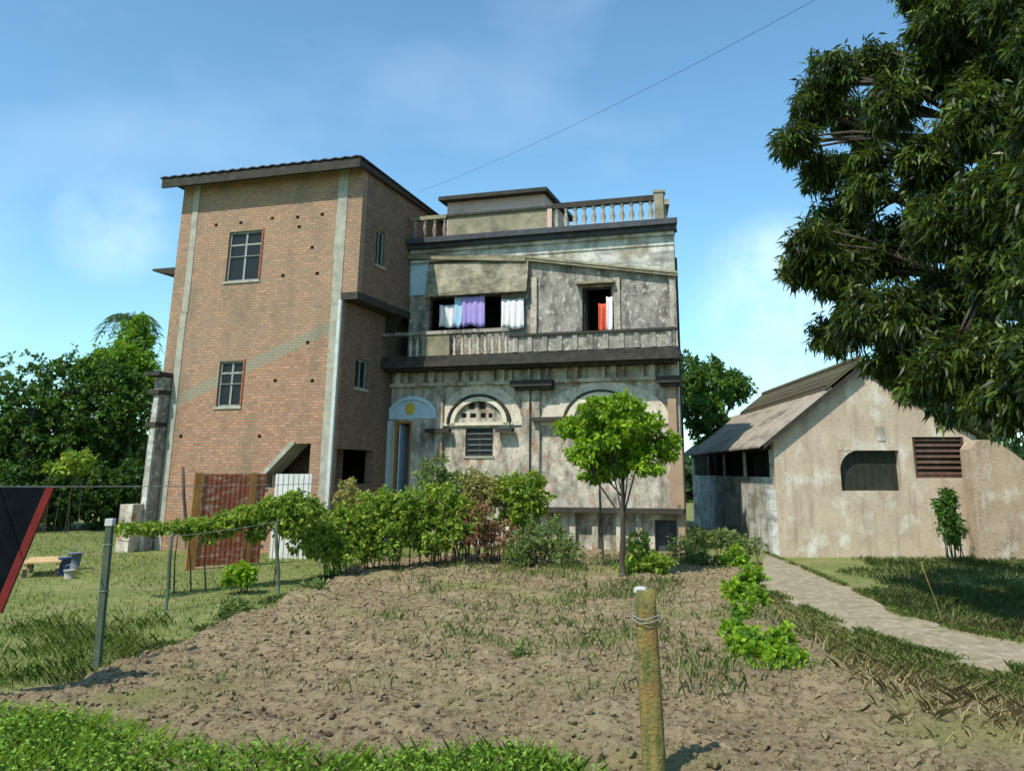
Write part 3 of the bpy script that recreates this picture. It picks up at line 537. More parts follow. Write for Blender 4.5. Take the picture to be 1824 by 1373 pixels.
# balcony
BX0 = W(690, 640, -.75)[0]; BX1 = XR + .1; YB = -.75
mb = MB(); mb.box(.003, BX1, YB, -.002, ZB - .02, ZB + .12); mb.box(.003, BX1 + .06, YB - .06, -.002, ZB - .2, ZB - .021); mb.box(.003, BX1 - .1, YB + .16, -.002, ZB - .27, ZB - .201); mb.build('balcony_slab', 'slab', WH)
zb0 = ZB + .121; zb1 = W(850, 592, YB)[1]; xb0 = W(722, 600, YB)[0]; xb1 = W(906, 600, YB)[0]
bs = [W(p, 605, YB)[0] for p in (730, 742, 808, 822, 836, 850, 863, 876, 889, 900)]
o = baluster(bs[0], YB + .08, zb0, zb1, .05, 'plaster'); o['x0'] = bs[0]; shared(o, bs[1:]); del o['x0']
mb = MB(); mb.box(W(752, 605, YB)[0], W(800, 605, YB)[0], YB + .02, YB + .14, zb0, zb1 - .002); mb.build('balcony_panel', 'plaster_olive', WH)
mb = MB(); mb.box(.01, xb1, YB - .02, YB + .17, zb1, zb1 + .1); mb.build('balcony_rail', 'plaster_grey', WH)
mb = MB(); zq = W(1050, 594, YB)[1]
mb.box(xb1 + .002, BX1 - .04, YB + .02, YB + .15, zb0, zq)
for i in range(11):
    x = xb1 + .2 + (BX1 - xb1 - .4) * i / 10; mb.box(x - .07, x + .07, YB - .02, YB + .019, zb0, zq - .01)
mb.build('balcony_parapet', 'plaster_grey', WH)
mb = MB(); mb.box(xb1 + .002, BX1, YB - .05, YB + .18, zq + .001, zq + .07); mb.build('parapet_coping', 'slab', WH)
mb = MB(); x = W(950, 550)[0]
for px in (952, 1100, 1200): x = W(px, 550)[0]; mb = MB(); mb.box(x - .09, x + .09, -.09, -.0301 if px > 1096 else -.002, Z1 + .01, W(px, 492)[1] - .05); mb.build('pilaster', 'plaster', WH)
# sloped sunshade over the balcony door
x0 = W(766, 500)[0]; x1 = W(944, 500)[0]; zt_ = W(850, 468)[1]; zl = W(850, 522, -.34)[1]
mb = MB(); mb.prism([(x0, -.145, zt_), (x0, -.34, zl + .05), (x0, -.34, zl - .02), (x0, -.004, zt_ - .12), (x0, -.004, zt_)], (x1 - x0, 0, 0)); mb.build('sunshade', 'shade', WH)
x0b, x1b = W(1028, 512)[0], W(1097, 512)[0]; zh = W(1060, 508)[1]; mb = MB(); mb.box(x0b, x1b, -.28, -.004, zh, zh + .06); mb.build('window_hood', 'plaster_olive', WH)
# frames of the upper openings
for r in (hA, hB):
    mb = MB(); u0, u1, z0, z1 = r; mb.box(u0, u0 + .06, .1, .17, z0, z1); mb.box(u1 - .06, u1, .1, .17, z0, z1); mb.box(u0 + .06, u1 - .06, .1, .17, z1 - .06, z1); f_ = mb.build('door_frame', 'dark', WH)
    if r is hB: mb = MB(); mb.box(u0 + .06, u0 + .1, .18, .6, z0, z1 - .07); mb.build('door_leaf', 'dark', f_)
# frieze, string course
zf0 = W(950, 677)[1]; zf1 = W(950, 646)[1]
mb = MB(); mb.box(.01, XR + .02, -.14, -.002, zf0 - .1, zf0)
n_ = 30
for i in range(n_ + 1):
    x = .25 + (XR - .4) * i / n_
    if i % 4 == 0: mb.box(x - .09, x + .09, -.16, -.002, zf0 + .001, zf1 + .2)
    elif i % 4 != 2: mb.box(x - .035, x + .035, -.11, -.002, zf0 + .001, zf1 + .12)
mb.build('frieze', 'plaster', WH)
for a, b_ in ((916, 990), (1172, 1226)):
    x0 = W(a, 680)[0]; x1 = min(W(b_, 680)[0], XR + .12); z = W(950, 690)[1]; mb = MB(); mb.box(x0, x1, -.42, -.101, z, z + .17); mb.box(x0 + .1, x1 - .05, -.3, -.002, z - .09, z - .001); mb.build('ledge', 'slab', WH)
def arch(cx_, halfw, zs, rise, wd=.16, dy=.1, m='cream', fill='plaster_hi', leave=None):
    n_ = 18; o_, i_ = [], []
    for k in range(n_ + 1):
        t = math.pi * k / n_; o_.append((cx_ - math.cos(t) * halfw, zs + math.sin(t) * rise)); i_.append((cx_ - math.cos(t) * (halfw - wd), zs + math.sin(t) * (rise - wd)))
    mb = MB()
    for k in range(n_): mb.xz([o_[k], o_[k + 1], i_[k + 1], i_[k]], -dy, -.001)
    q_ = mb.build('arch', m, WH)
    if fill:
        mb = MB(); mb.xz(i_, -.03, -.0015); mb.build('tympanum', fill, q_)
    return q_
def archpx(xa_, xb_, ys_, yt, **k): 
    a, b_ = W(xa_, ys_)[0], W(xb_, ys_)[0]; zs = W((xa_ + xb_) / 2, ys_)[1]; zt2 = W((xa_ + xb_) / 2, yt)[1]; return arch((a + b_) / 2, (b_ - a) / 2, zs, zt2 - zs, **k), (a, b_, zs, zt2)
A1, _ = archpx(690, 781, 746, 706, m='blue', fill='blue', wd=.1)
mb = MB(); u, z = W(731, 728, -.04); mb.v = []; t_ = [(u + math.cos(k * math.pi / 8) * (.12 if k % 2 else .17), z + math.sin(k * math.pi / 8) * (.14 if k % 2 else .2)) for k in range(16)]; mb.xz(t_, -.07, -.0305); mb.build('rosette', 'yellow', A1)['label'] = 'yellow sun shaped rosette'
archpx(781, 931, 758, 684, fill=None, wd=.30, dy=.05, m='spandrel'); archpx(798, 911, 754, 702, fill=None, wd=.06, dy=.14, m='slab'); archpx(804, 905, 754, 707, fill=None, wd=.12, dy=.11)
archpx(962, 1196, 756, 680, fill=None, wd=.55, dy=.05, m='spandrel'); archpx(1004, 1140, 752, 694, fill=None, wd=.06, dy=.14, m='slab'); A3, _ = archpx(1009, 1135, 752, 698, wd=.2, dy=.11, fill='spandrel')
# fanlight rims, lattice behind the small openings
mb = MB(); u0, z0 = W(815, 748); u1, z1 = W(885, 712); mb.box(u0, u1, .12, .15, z0, z1); mb.build('fanlight', 'louver', WH)
mb = MB(); zz = W(850, 752)[1]; mb.box(W(790, 752)[0], W(915, 752)[0], -.08, -.002, zz - .09, zz - .002); mb.build('string_course', 'cream', WH)
for a, y_, b_ in ((764, 768, 806), (888, 767, 918), (952, 748, 1042)):
    x0, z = W(a, y_); x1 = W(b_, y_)[0]; mb = MB(); mb.box(x0, x1, -.3, -.081, z - .05, z + .06); mb.build('lintel', 'slab', WH)
for px, h_ in ((784, 0), (938, 0), (956, 0), (1200, 0)):
    x = W(px, 780)[0]; mb = MB(); mb.box(x - .11, x + .11, -.12, -.0025, ZP + .1, zf0 - .101); mb.box(x - .15, x + .15, -.16, -.0025, ZP + .001, ZP + .099); mb.build('pilaster', 'plaster' if px != 1200 else 'mud2', WH)
barred_window(WH, win, 0, 'dark', False, 5); barred_window(WH, win3, 0, 'dark', False, 5)
u0, u1, z0, z1 = door; mb = MB(); mb.box(u0, u0 + .07, .02, .12, z0, z1); mb.box(u1 - .07, u1, .02, .12, z0, z1); mb.box(u0 + .07, u1 - .07, .02, .12, z1 - .07, z1); f_ = mb.build('door_frame', 'ochre', WH)
mb = MB(); mb.box(u0 + .08, u0 + .12, .13, .8, z0, z1 - .08); mb.build('door_leaf', 'blue', f_)
mb = MB(); mb.box(.02, W(701, 800)[0] - .01, -.2, -.002, 0, W(695, 750)[1]); mb.build('door_pier', 'cap', WH); mb = MB(); mb.wall(.3, YW - .22, 0, 1, [], .12, lambda u, d, z: (.02 + d, u - YW, z * W(680, 818, -1.2)[1])); mb.build('wing_wall', 'plaster_hi', WH) if False else None
mb = MB(); u0, u1, z0, z1 = pdoor; mb.box(u0, u1, .2, .26, 0, z1); mb.build('cellar_door', 'tin_dark', WH)
mb = MB(); mb.box(W(930, 908)[0], XR + .06, -.4, -.002, ZP - .12, ZP - .001); mb.build('plinth_ledge', 'slab', WH)
for px in (1022, 1062, 1105, 1140): x = W(px, 950)[0]; mb = MB(); mb.box(x - .08, x + .08, -.14, .0, 0, ZP - .121); mb.build('plinth_pier', 'plaster', WH)
mb = MB(); mb.box(XR - .12, XR + .05, -.16, .2, 0, W(1218, 795)[1]); mb.build('corner_pier', 'mud2', WH)
# cloth hanging on the balcony (separate things)
def cloth(name, label, cat, px0, py0, px1, py1, dy, m, folds=5, amp=.03, drop=0):
    u0, z1 = W(px0, py0, dy); u1, z0 = W(px1, py1, dy); root = O + EX * u0 + EY * (YW + dy); n_ = 24; mb = MB(); V = []; wd = u1 - u0
    nr_ = 7; rc = random.Random(px0); ph = rc.uniform(0, 6); hh = z1 - z0
    for s_ in (0, 1):
        for j in range(nr_ + 1):
            v_ = j / nr_
            for i in range(n_ + 1):
                t = i / n_; w_ = amp * (.4 + .9 * v_) * (math.sin(t * folds * 6.28 + ph + .7 * math.sin(v_ * 3 + ph)) + .5 * math.sin(t * folds * 2.9 + ph * 2))
                V.append((wd * (t + .03 * v_ * math.sin(t * 5 + ph)), w_ + s_ * .008, -hh * v_ * (1 + .05 * math.sin(t * 7 + ph)) - .03 * math.sin(t * math.pi) * (1 - v_)))
    k = n_ + 1; F = []; q = (nr_ + 1) * k
    for j in range(nr_):
        for i in range(n_): a = j * k + i; F += [(a, a + 1, a + k + 1, a + k), (q + a, q + a + k, q + a + k + 1, q + a + 1)]
        F += [(j * k, j * k + k, q + j * k + k, q + j * k), (j * k + n_, q + j * k + n_, q + j * k + k + n_, j * k + k + n_)]
    for i in range(n_): F += [(i, q + i, q + i + 1, i + 1), (nr_ * k + i, nr_ * k + i + 1, q + nr_ * k + i + 1, q + nr_ * k + i)]
    mb.add(V, F); o = mb.build(name, m, None, True); o.location = (root.x, root.y, z1); o.rotation_euler = (0, 0, ROT); return tag(o, label, cat)
cloth('hanging_cloth', 'white cloth hanging at the left side of the balcony opening', 'cloth', 783, 543, 811, 582, -.1, 'cl_white', 3)
cloth('hanging_cloth', 'light blue cloth between the white and the violet cloth on the balcony', 'cloth', 810, 528, 823, 582, -.14, 'cl_light', 1)
cloth('hanging_cloth', 'violet blue cloth hanging in the middle of the balcony opening', 'cloth', 823, 528, 862, 580, -.18, 'cl_violet', 4)
cloth('hanging_cloth', 'white cloth hanging right of the dark balcony opening', 'cloth', 893, 533, 932, 584, -.16, 'cl_white', 4)
cloth('hanging_cloth', 'bright red cloth hanging in the right upper doorway', 'cloth', 1066, 540, 1082, 592, -.05, 'cl_red', 2)
tag(cloth('hanging_cloth', 'pale pink cloth right of the red cloth in the upper doorway', 'cloth', 1080, 528, 1092, 592, -.07, 'cl_white', 1))

u0, z0 = W(778, 529, -.15); u1, _ = W(934, 533, -.15); q1 = O + EX * u0 + EY * (YW - .15); q2 = O + EX * u1 + EY * (YW - .15)
wire('clothes_line', 'thin line holding the cloths across the balcony opening', (q1.x, q1.y, z0), (q2.x, q2.y, z0), .006, 'wire', .03, 'line')
# ------------------------------------------------------------ small gabled house on the right
YH = 21.5
def HP(px, py, dy=0): p = at_y(px, py, YH + dy); return p.x, p.z
hx0, he = HP(1377, 778); hx1, _ = HP(1738, 772); hxp, hzp = HP(1527, 655)
GH = empty('gabled_house', (hx0, YH, 0), 0, label='small sunlit limewashed house with gable, slatted window and corrugated roof', cat='house')
def G(px, py, dy=0): x, z = HP(px, py, dy); return x - hx0, z
def GR(x0, y0, x1, y1): m1, m2 = (x0 + x1) / 2, (y0 + y1) / 2; return G(x0, m2)[0], G(x1, m2)[0], G(m1, y1)[1], G(m1, y0)[1]
alc = GR(1497, 802, 1604, 874); lou = GR(1627, 762, 1719, 851); gw = hx1 - hx0; gp = hxp - hx0
mb = MB(); mb.wall(0, gw, 0, he, [alc, lou], .3, fx(0)); mb.xz([(0, he), (gw, he), (gp, hzp)], 0, .3); mb.build('gable_wall', 'mud', GH)
LEN = 12.6; LR = 9.8; zsill = 1.86
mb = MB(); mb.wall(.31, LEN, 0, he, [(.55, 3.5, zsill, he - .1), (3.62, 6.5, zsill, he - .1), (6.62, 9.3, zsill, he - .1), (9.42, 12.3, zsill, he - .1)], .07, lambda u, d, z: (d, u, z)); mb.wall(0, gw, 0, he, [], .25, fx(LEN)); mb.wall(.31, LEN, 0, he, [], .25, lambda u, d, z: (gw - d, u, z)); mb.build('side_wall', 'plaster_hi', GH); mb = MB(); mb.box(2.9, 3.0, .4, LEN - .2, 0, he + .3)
for y in (1.9, 3.5, 5.1, 6.5, 9.3): mb.box(.3, 2.899, y, y + .08, 0, he + .1)  # cross partitions added only to keep the veranda openings dark
mb.build('backing_wall', 'slab', GH)  # near-black slab tone stands in for the shade inside the veranda
mb = MB(); mb.box(-.1, -.005, .3, LEN - .1, he - .3, he - .13); mb.build('eave_beam', 'dark', GH)
mb = MB(); mb.box(-.16, -.002, .05, .45, 0, 1.55); mb.build('buttress', 'plaster_hi', GH)
# recess with curved splayed head
u0, u1, z0, z1 = alc; mb = MB(); mb.box(u0 + .02, u1 - .02, .2, .26, z0, z1); s_ = mb.build('window_shutter', 'shutter', GH)
mb = MB()
for i in range(8): x = u0 + (u1 - u0) * (i + .5) / 8; mb.box(x - .012, x + .012, .185, .199, z0, z1)
mb.build('shutter_batten', 'shutter', s_)
mb = MB()
for k in range(6):
    a, b_ = k / 6 * math.pi / 2, (k + 1) / 6 * math.pi / 2; mb.xz([(u0 - .0, z1), (u0 + .5 * (1 - math.sin(a)), z1 - .5 * (1 - math.cos(a))), (u0 + .5 * (1 - math.sin(b_)), z1 - .5 * (1 - math.cos(b_)))], .01, .19)
mb.build('recess_lip', 'mud', GH)
mb = MB(); u0, u1, z0, z1 = lou; f = .06; mb.box(u0, u0 + f, .02, .12, z0, z1); mb.box(u1 - f, u1, .02, .12, z0, z1); mb.box(u0 + f, u1 - f, .02, .12, z0, z0 + f); mb.box(u0 + f, u1 - f, .02, .12, z1 - f, z1); lw = mb.build('slatted_window', 'louver', GH)
mb = MB()
for i in range(8):
    z = z0 + f + (z1 - z0 - 2 * f) * (i + .5) / 8; mb.prism([(u0 + f, .03, z - .05), (u0 + f, .045, z - .055), (u0 + f, .11, z + .03), (u0 + f, .095, z + .035)], (u1 - u0 - 2 * f, 0, 0))
mb.build('slats', 'louver', lw)
mb = MB(); mb.box(u0 + f, u1 - f, .13, .15, z0 + f, z1 - f); mb.build('backing', 'dark', lw)
u, z = G(1574, 775); mb = MB(); mb.box(u - .16, u + .02, -.02, -.001, z - .14, z + .22); mb.build('plaster_patch', 'plaster_hi', GH)
# roof
ov = .22; nn = 30; mb = MB(); sl2 = (hzp - he) / gp
def slope(m_, x0, x1, y0, y1, zoff, th, corr=0):
    n_ = max(1, int((y1 - y0) / .14)) if corr else 1
    for i in range(n_):
        a = y0 + (y1 - y0) * i / n_; b_ = y0 + (y1 - y0) * (i + 1) / n_; h = corr * (i % 2)
        za, zb2 = he + sl2 * x0 + zoff, he + sl2 * x1 + zoff
        m_.prism([(x0, a, za + h), (x1, a, zb2 + h), (x1, a, zb2 + h + th), (x0, a, za + h + th)], (0, b_ - a, 0))
slope(mb, -.42, gp * .66, -ov, LEN + .3, .05, .03, .03); rf = mb.build('roof', 'sheet_roof', GH)
mb = MB(); slope(mb, gp * .60, gp + .03, -ov - .03, LR, .13, .09, .0)
for i in range(12):
    t = .6 + .4 * i / 12; slope(mb, gp * t, gp * (t + .036), -ov - .04, LR + .01, .2, .02)
mb.build('roof_tiles', 'tile', rf)
mb = MB(); s3 = (hzp - he) / (gw - gp); x1 = gw + .25; mb.prism([(gp + .03, -ov, hzp + .12), (x1, -ov, he - s3 * .25 + .1), (x1, -ov, he - s3 * .25 + .18), (gp + .03, -ov, hzp + .2)], (0, LR + ov, 0)); mb.build('right_roof_slope', 'tile', rf)
mb = MB(); mb.tube([(gp, -ov - .05, hzp + .2), (gp, LR, hzp + .2)], .09, 8); mb.build('ridge_cap', 'tile', rf)
mb = MB(); mb.prism([(-.3, -ov + .01, he + sl2 * -.28 - .09), (gp, -ov + .01, hzp - .09), (gp, -ov + .01, hzp + .045), (-.3, -ov + .01, he + sl2 * -.28 + .045)], (0, .07, 0)); mb.build('verge_board', 'dark', rf)
# mud wall beside it
MW = MB(); x0, _ = HP(1728, 850, -.8); pts = [(x0, 0)]; x1 = HP(1900, 850, -.8)[0]
for px, py in ((1727, 800), (1735, 788), (1748, 783), (1765, 784), (1780, 790), (1800, 803), (1830, 825), (1900, 850)): x, z = HP(px, py, -.8); pts.append((x, z))
pts.append((x1, 0)); MW.xz([(x - x0, z) for x, z in pts], 0, .5); o = MW.build('mud_wall', 'mud3'); o.location = (x0, YH - .8, 0); tag(o, 'brown mud wall with rounded top right of the slatted window', 'wall')

# ------------------------------------------------------------ gate, sheet panel, posts, wires, banner
pa, pb = on_z(328, 1016), on_z(468, 1006); ang = math.atan2(pb.y - pa.y, pb.x - pa.x); gl = (pb - pa).length; gh = 1.95
GT = empty('red_gate', pa, ang, label='rusty red sheet metal gate with ochre edges behind the vines', cat='gate')
mb = MB(); nn = 26
for i in range(nn):
    a = .22 + (gl - .3) * i / nn; b_ = .22 + (gl - .3) * (i + 1) / nn
    if .74 < (i + .5) / nn < .84: continue
    mb.box(a, b_, .01 * (i % 2), .02 + .01 * (i % 2), .06, gh)
mb.build('sheet_panel', 'red', GT)
for a, b_ in ((.02, .2), (.22 + (gl - .3) * .74, .22 + (gl - .3) * .84)): mb = MB(); mb.box(a, b_, -.02, .05, .0, gh + .02); mb.build('ochre_stile', 'ochre', GT)
for z in (.35, 1.55): mb = MB(); mb.box(.0, gl, .045, .09, z, z + .07); mb.build('cross_rail', 'iron', GT)
p = at_y(522, 900, 21.2); a = at_y(491, 850, 21.2); b_ = at_y(557, 850, 21.2); WP = MB(); nn = 14; wdt = b_.x - a.x
for i in range(nn): WP.box(wdt * i / nn, wdt * (i + 1) / nn, .02 * (i % 2), .02 * (i % 2) + .012, 0, a.z + .08)
o = WP.build('corrugated_sheet', 'sheet'); o.location = (a.x, 21.2, 0); o.rotation_euler = (0, 0, R(-6)); tag(o, 'pale corrugated sheet standing upright between the red gate and the brick house', 'metal sheet')
def stick(name, label, px0, py0, px1, py1, r, m, cat, cap=None, group=None, square=False):
    b_ = on_z(px0, py0); t = at_y(px1, py1, b_.y); rt = empty(name, b_, label=label, cat=cat, group=group); d = t - b_; mb = MB()
    if square: mb.prism([(-r, -r, -.2), (r, -r, -.2), (r, r, -.2), (-r, r, -.2)], d + Vector((0, 0, .2)))
    else: mb.tube([(0, 0, -.1), d * .33 + Vector((r * .3, 0, 0)), d * .66 - Vector((r * .3, 0, 0)), d], [r * 1.05, r, r * .97, r * .92], 9)
    mb.build('shaft', m, rt, not square)
    if square:
        for f_ in (.55, .86): mb = MB(); q_ = d * f_; w_ = r + .004; mb.tube([q_ + Vector(v_) for v_ in ((-w_, -w_, 0), (w_, -w_, .01), (w_, w_, 0), (-w_, w_, -.01), (-w_, -w_, 0), (-w_ - .03, -w_, .02))], .004, 5); mb.build('wire_tie', 'wire', rt)
    if cap: mb = MB(); mb.box(d.x - r * 1.25, d.x + r * 1.25, -r * 1.25, r * 1.25, d.z - .01, d.z + .06); mb.build('cap', cap, rt)
    return t
FG = 'posts of the wire fence along the field'
t1 = stick('fence_post', 'nearest green grey fence post with pale cap at the left end of the field', 172, 1205, 196, 934, .031, 'post_green', 'post', 'cap', FG, True)
t2 = stick('fence_post', 'thin dark fence post between the capped post and the red gate', 295, 1087, 307, 948, .028, 'post_green', 'post', None, FG)
t3 = stick('fence_post', 'thin fence post right of the red gate at the dark furrow', 496, 1058, 492, 930, .03, 'post_green', 'post', None, FG)
stick('pole', 'thin brown pole leaning before the brick house left of the red gate', 333, 985, 326, 832, .04, 'bark', 'pole')
stick('pole', 'short dark pole between the red gate and the pale corrugated sheet', 484, 985, 489, 846, .05, 'bark', 'pole')
# foreground post: tapered mossy concrete with chipped top
fb = Vector((.655, 6.0, 0)); ft = at_y(1149, 1050, 6.0); rt = empty('concrete_post', fb, label='thick mossy ochre post standing in the near soil with pale chipped top', cat='post')
mb = MB(); r0 = .08; nz_ = 16; rnd = random.Random(2); n8 = 12
V = []; F = []
for i in range(nz_ + 1):
    t = i / nz_; z = -.3 + (ft.z + .3) * t
    for k in range(n8):
        a = 2 * math.pi * k / n8; sq = 1 / max(abs(math.cos(a)), abs(math.sin(a))) * .8 + .12; r = r0 * sq * (1.06 - .16 * t) * (1 + rnd.uniform(-.025, .025)); V.append(((ft.x - fb.x) * t + r * math.cos(a), r * math.sin(a), z + (rnd.uniform(-.02, .02) if i == nz_ else 0)))
for i in range(nz_): F += [(i * n8 + k, i * n8 + (k + 1) % n8, (i + 1) * n8 + (k + 1) % n8, (i + 1) * n8 + k) for k in range(n8)]
F.append(tuple(range(nz_ * n8, (nz_ + 1) * n8))); mb.add(V, F); mb.build('shaft', 'bamboo', rt, True)
mb = MB(); mb.lathe(ft.x - fb.x - .03, 0, [(.05, ft.z - .015), (.045, ft.z + .012), (.02, ft.z + .02)], 7); mb.build('chipped_top', 'cap', rt)
for z in (ft.z - .16, ft.z - .185): mb = MB(); cx_ = (ft.x - fb.x) * z / ft.z; mb.tube([(cx_ + .094 * math.cos(a * math.pi / 8), .094 * math.sin(a * math.pi / 8), z + .01 * math.sin(a)) for a in range(17)], .0035, 5); mb.build('wire_tie', 'wire', rt)
g1, g2, g3 = on_z(172, 1205), on_z(295, 1087), on_z(496, 1058)
wire('fence_wire', 'thin wire strung from the capped fence post to the next post', g1 + Vector((.06, 0, 1.3)), g2 + Vector((0, 0, 1.05)), .004, 'wire', .03, 'wire')
wire('fence_wire', 'thin wire strung from the second fence post to the post by the furrow', g2 + Vector((0, 0, 1.05)), g3 + Vector((0, 0, 1.2)), .004, 'wire', .03, 'wire')
ce = at_y(573, 861, 21.93); cs = at_y(-130, 867, 7.0)
wire('cable', 'long thin pale wire stretched level from the left edge to the brick house column', cs, ce, .006, 'wire', .02)
q1 = at_y(745, 342, 30); q2 = at_y(1480, -15, 13)
for k, dz in ((0, 0),):
    wire('power_line', 'thin dark power line slanting across the blue sky', q1 + Vector((0, 0, dz)), q2 + Vector((0, 0, dz * .4)), .0045, 'cable', .25, 'power line')
# banner hanging on the level wire, near the left edge
yb2 = 8.0
A = [at_y(px, py, yb2) for px, py in ((-60, 868), (84, 868), (-12, 1090), (-40, 1150), (-60, 1150))]; a0 = A[0]
rt = empty('banner', a0, label='black cloth hanging from the wire at the left edge with slanting red border', cat='banner')
mb = MB(); mb.xz([(p.x - a0.x, p.z - a0.z) for p in A], 0, .015); mb.build('cloth', 'black', rt)
mb = MB(); B2 = [at_y(px, py, yb2) for px, py in ((82, 868), (96, 868), (2, 1092), (-12, 1088))]; mb.xz([(p.x - a0.x, p.z - a0.z) for p in B2], -.006, .021); mb.build('red_border', 'redtrim', rt)

# low wooden cot on the lawn
cb = on_z(36, 1030); c2 = on_z(96, 1030); cw = c2.x - cb.x
CT = empty('wooden_cot', cb, R(24), label='low cot of tan wooden slats standing on the lawn at the left', cat='cot')
zc = .26; cd = 1.15
for i in range(7): mb = MB(); y = cd * i / 7; mb.box(0, cw, y, y + cd / 7 - .03, zc, zc + .035); mb.build('slat', 'wood', CT)
mb = MB(); mb.box(.02, .08, 0.02, cd - .05, zc - .1, zc - .001); mb.box(cw - .08, cw - .02, 0.02, cd - .05, zc - .1, zc - .001); mb.build('side_rail', 'wood', CT)
for x, y in ((.05, .05), (cw - .05, .05), (.05, cd - .12), (cw - .05, cd - .12)): mb = MB(); mb.box(x - .035, x + .035, y - .03, y + .04, 0, zc - .101); mb.build('leg', 'bark', CT)
def bucket(label, px, py, r, h, m):
    p = on_z(px, py); rt = empty('bucket', p, label=label, cat='bucket'); mb = MB(); mb.lathe(0, 0, [(r * .75, 0), (r, h), (r * 1.08, h), (r * 1.08, h - .02)], 14); mb.build('pail', m, rt, True)
    mb = MB(); mb.tube([(-r, 0, h), (-r * .8, .0, h + r * .7), (0, 0, h + r), (r * .8, 0, h + r * .7), (r, 0, h)], .007, 5); mb.build('handle', 'iron', rt)
bucket('small dark blue bucket beside the wooden cot', 112, 1024, .12, .34, 'blue_plastic'); bucket('grey blue bucket farthest from the wooden cot', 131, 1014, .13, .34, 'grey_plastic'); bucket('low pale grey bucket between cot and blue buckets', 122, 1030, .1, .16, 'concrete')

# ------------------------------------------------------------ trees and plants
# dark trees at the left
TG = 'dark trees beyond the yard at the left'
for i, (px, lab, bl, yy) in enumerate([
    (20, 'dark broad tree at the left edge of the yard', [(10, 720, 75, 75), (-60, 760, 90, 90), (40, 800, 70, 60), (-20, 860, 80, 50)], 31),
    (115, 'dark rounded tree in the middle of the left tree group', [(110, 690, 62, 55), (150, 745, 65, 65), (80, 780, 60, 65), (130, 850, 75, 50)], 33),
    (205, 'dark leafy tree nearest to the pale annex of the brick house', [(200, 690, 50, 55), (235, 740, 40, 60), (180, 790, 60, 60), (215, 850, 50, 55)], 34)]):
    bs_ = [pblob(*q_[:2], yy, q_[2], q_[3]) for q_ in bl]; gb = on_z(px, 936); base = (at_y(px, 900, yy).x, yy, 0)
    tree('dark_tree', lab, base, (base[0] + .2, yy, 4.2), .2, bs_, 9000, .22, .062, 'l_left', 20 + i, group=TG, droop=.2, shell=.5, tone_pow=1.8)
bs_ = [pblob(240, 612, 37, 30, 44), pblob(222, 655, 36, 48, 42), pblob(175, 655, 36, 36, 26), pblob(250, 690, 36, 30, 40)]
b0 = at_y(230, 800, 37); tree('lime_green_tree', 'lime green tree rising behind the dark trees', (b0.x, 37, 0), (b0.x, 37, 6.5), .16, bs_, 11000, .26, .05, 'l_lime', 31, droop=.3)
# palm behind
pc = at_y(232, 572, 40); PR = empty('palm_tree', (pc.x, 40, 0), label='palm with drooping fronds behind the lime green tree', cat='palm')
mb = MB(); mb.tube([(0, 0, 0), (.1, 0, pc.z * .5), (0, 0, pc.z)], [.2, .16, .13], 8); mb.build('trunk', 'bark', PR, True)
rngp = np.random.default_rng(9)
for k in range(11):
    a = k * 2.4; ln_ = 1.35; Cs = []; Ds = []; pts = []
    for i in range(18):
        t = i / 17; r = ln_ * t; pts.append((math.cos(a) * r, math.sin(a) * r, pc.z + .9 * math.sin(t * 2.2) * .8 - 1.1 * t * t * (1 + .3 * (k % 3))))
    for i in range(2, 18):
        for sgn in (-1, 1): Cs.append(pts[i]); Ds.append((math.cos(a) * .6 - sgn * math.sin(a), math.sin(a) * .6 + sgn * math.cos(a), -.5))
    V = leaves(rngp, np.array(Cs), np.array(Ds), .6, .04); np_mesh('frond', V, 4, 'l_palm', PR, rngp.uniform(0, 1, len(V)))
bs_ = [pblob(1262, 690, 34, 45, 45), pblob(1305, 690, 35, 32, 32), pblob(1250, 740, 33, 38, 40), pblob(1225, 670, 35, 30, 35)]
b0 = at_y(1265, 800, 34); tree('green_tree', 'mid green tree seen between the plastered house and the gabled house', (b0.x, 34, 0), (b0.x, 34, 3.6), .18, bs_, 9000, .2, .055, 'l_left', 33, droop=.2)
# distant wooded edge
M['far'] = leaf_mat('far_leaf', (.02, .05, .018), (.07, .12, .03))
rngf = np.random.default_rng(21); n_ = 26000; X_ = rngf.uniform(-75, 80, n_); Y_ = 62 + rngf.uniform(-4, 4, n_); Z_ = rngf.uniform(0, 1, n_) * (4.2 + 1.1 * hn(X_, X_ * 0, .35) + .6 * hn(X_, X_ * 0 + 3, 1.1))
o = np_mesh('distant_woods', leaves(rngf, np.stack([X_, Y_, Z_], 1), rngf.normal(size=(n_, 3)), .8, .3), 4, 'far', None, rngf.uniform(0, 1, n_)); tag(o, 'distant line of dark green woods behind the houses', 'woods', kind='stuff')

# small tree in the field
bt = on_z(1110, 1036); YT = bt.y
bl = [(1068, 728, 34, 22), (1115, 722, 30, 20), (1020, 762, 28, 18), (1040, 808, 24, 22), (1150, 752, 30, 18), (1188, 792, 24, 24), (1080, 785, 34, 18), (1125, 800, 30, 20), (1062, 842, 28, 14), (1150, 828, 24, 14), (1100, 835, 20, 14), (1085, 815, 40, 24), (1110, 765, 40, 24), (1060, 765, 30, 22), (1150, 795, 30, 22)]
rt = tree('small_tree', 'small tree with bright oval leaves standing before the plastered house', tuple(bt), tuple(at_y(1108, 850, YT)), .05, [pblob(a, b_, YT + (i % 3 - 1) * .25, c_, d_) for i, (a, b_, c_, d_) in enumerate(bl)], 14000, .105, .034, 'l_small', 41, whorl=9, droop=.35, shell=.5, spread=.7, tone_pow=1.2)
stick('leaning_branch', 'thin pale bare branch leaning up from the grass beside the path', 1682, 1112, 1640, 1000, .008, 'bamboo', 'branch')
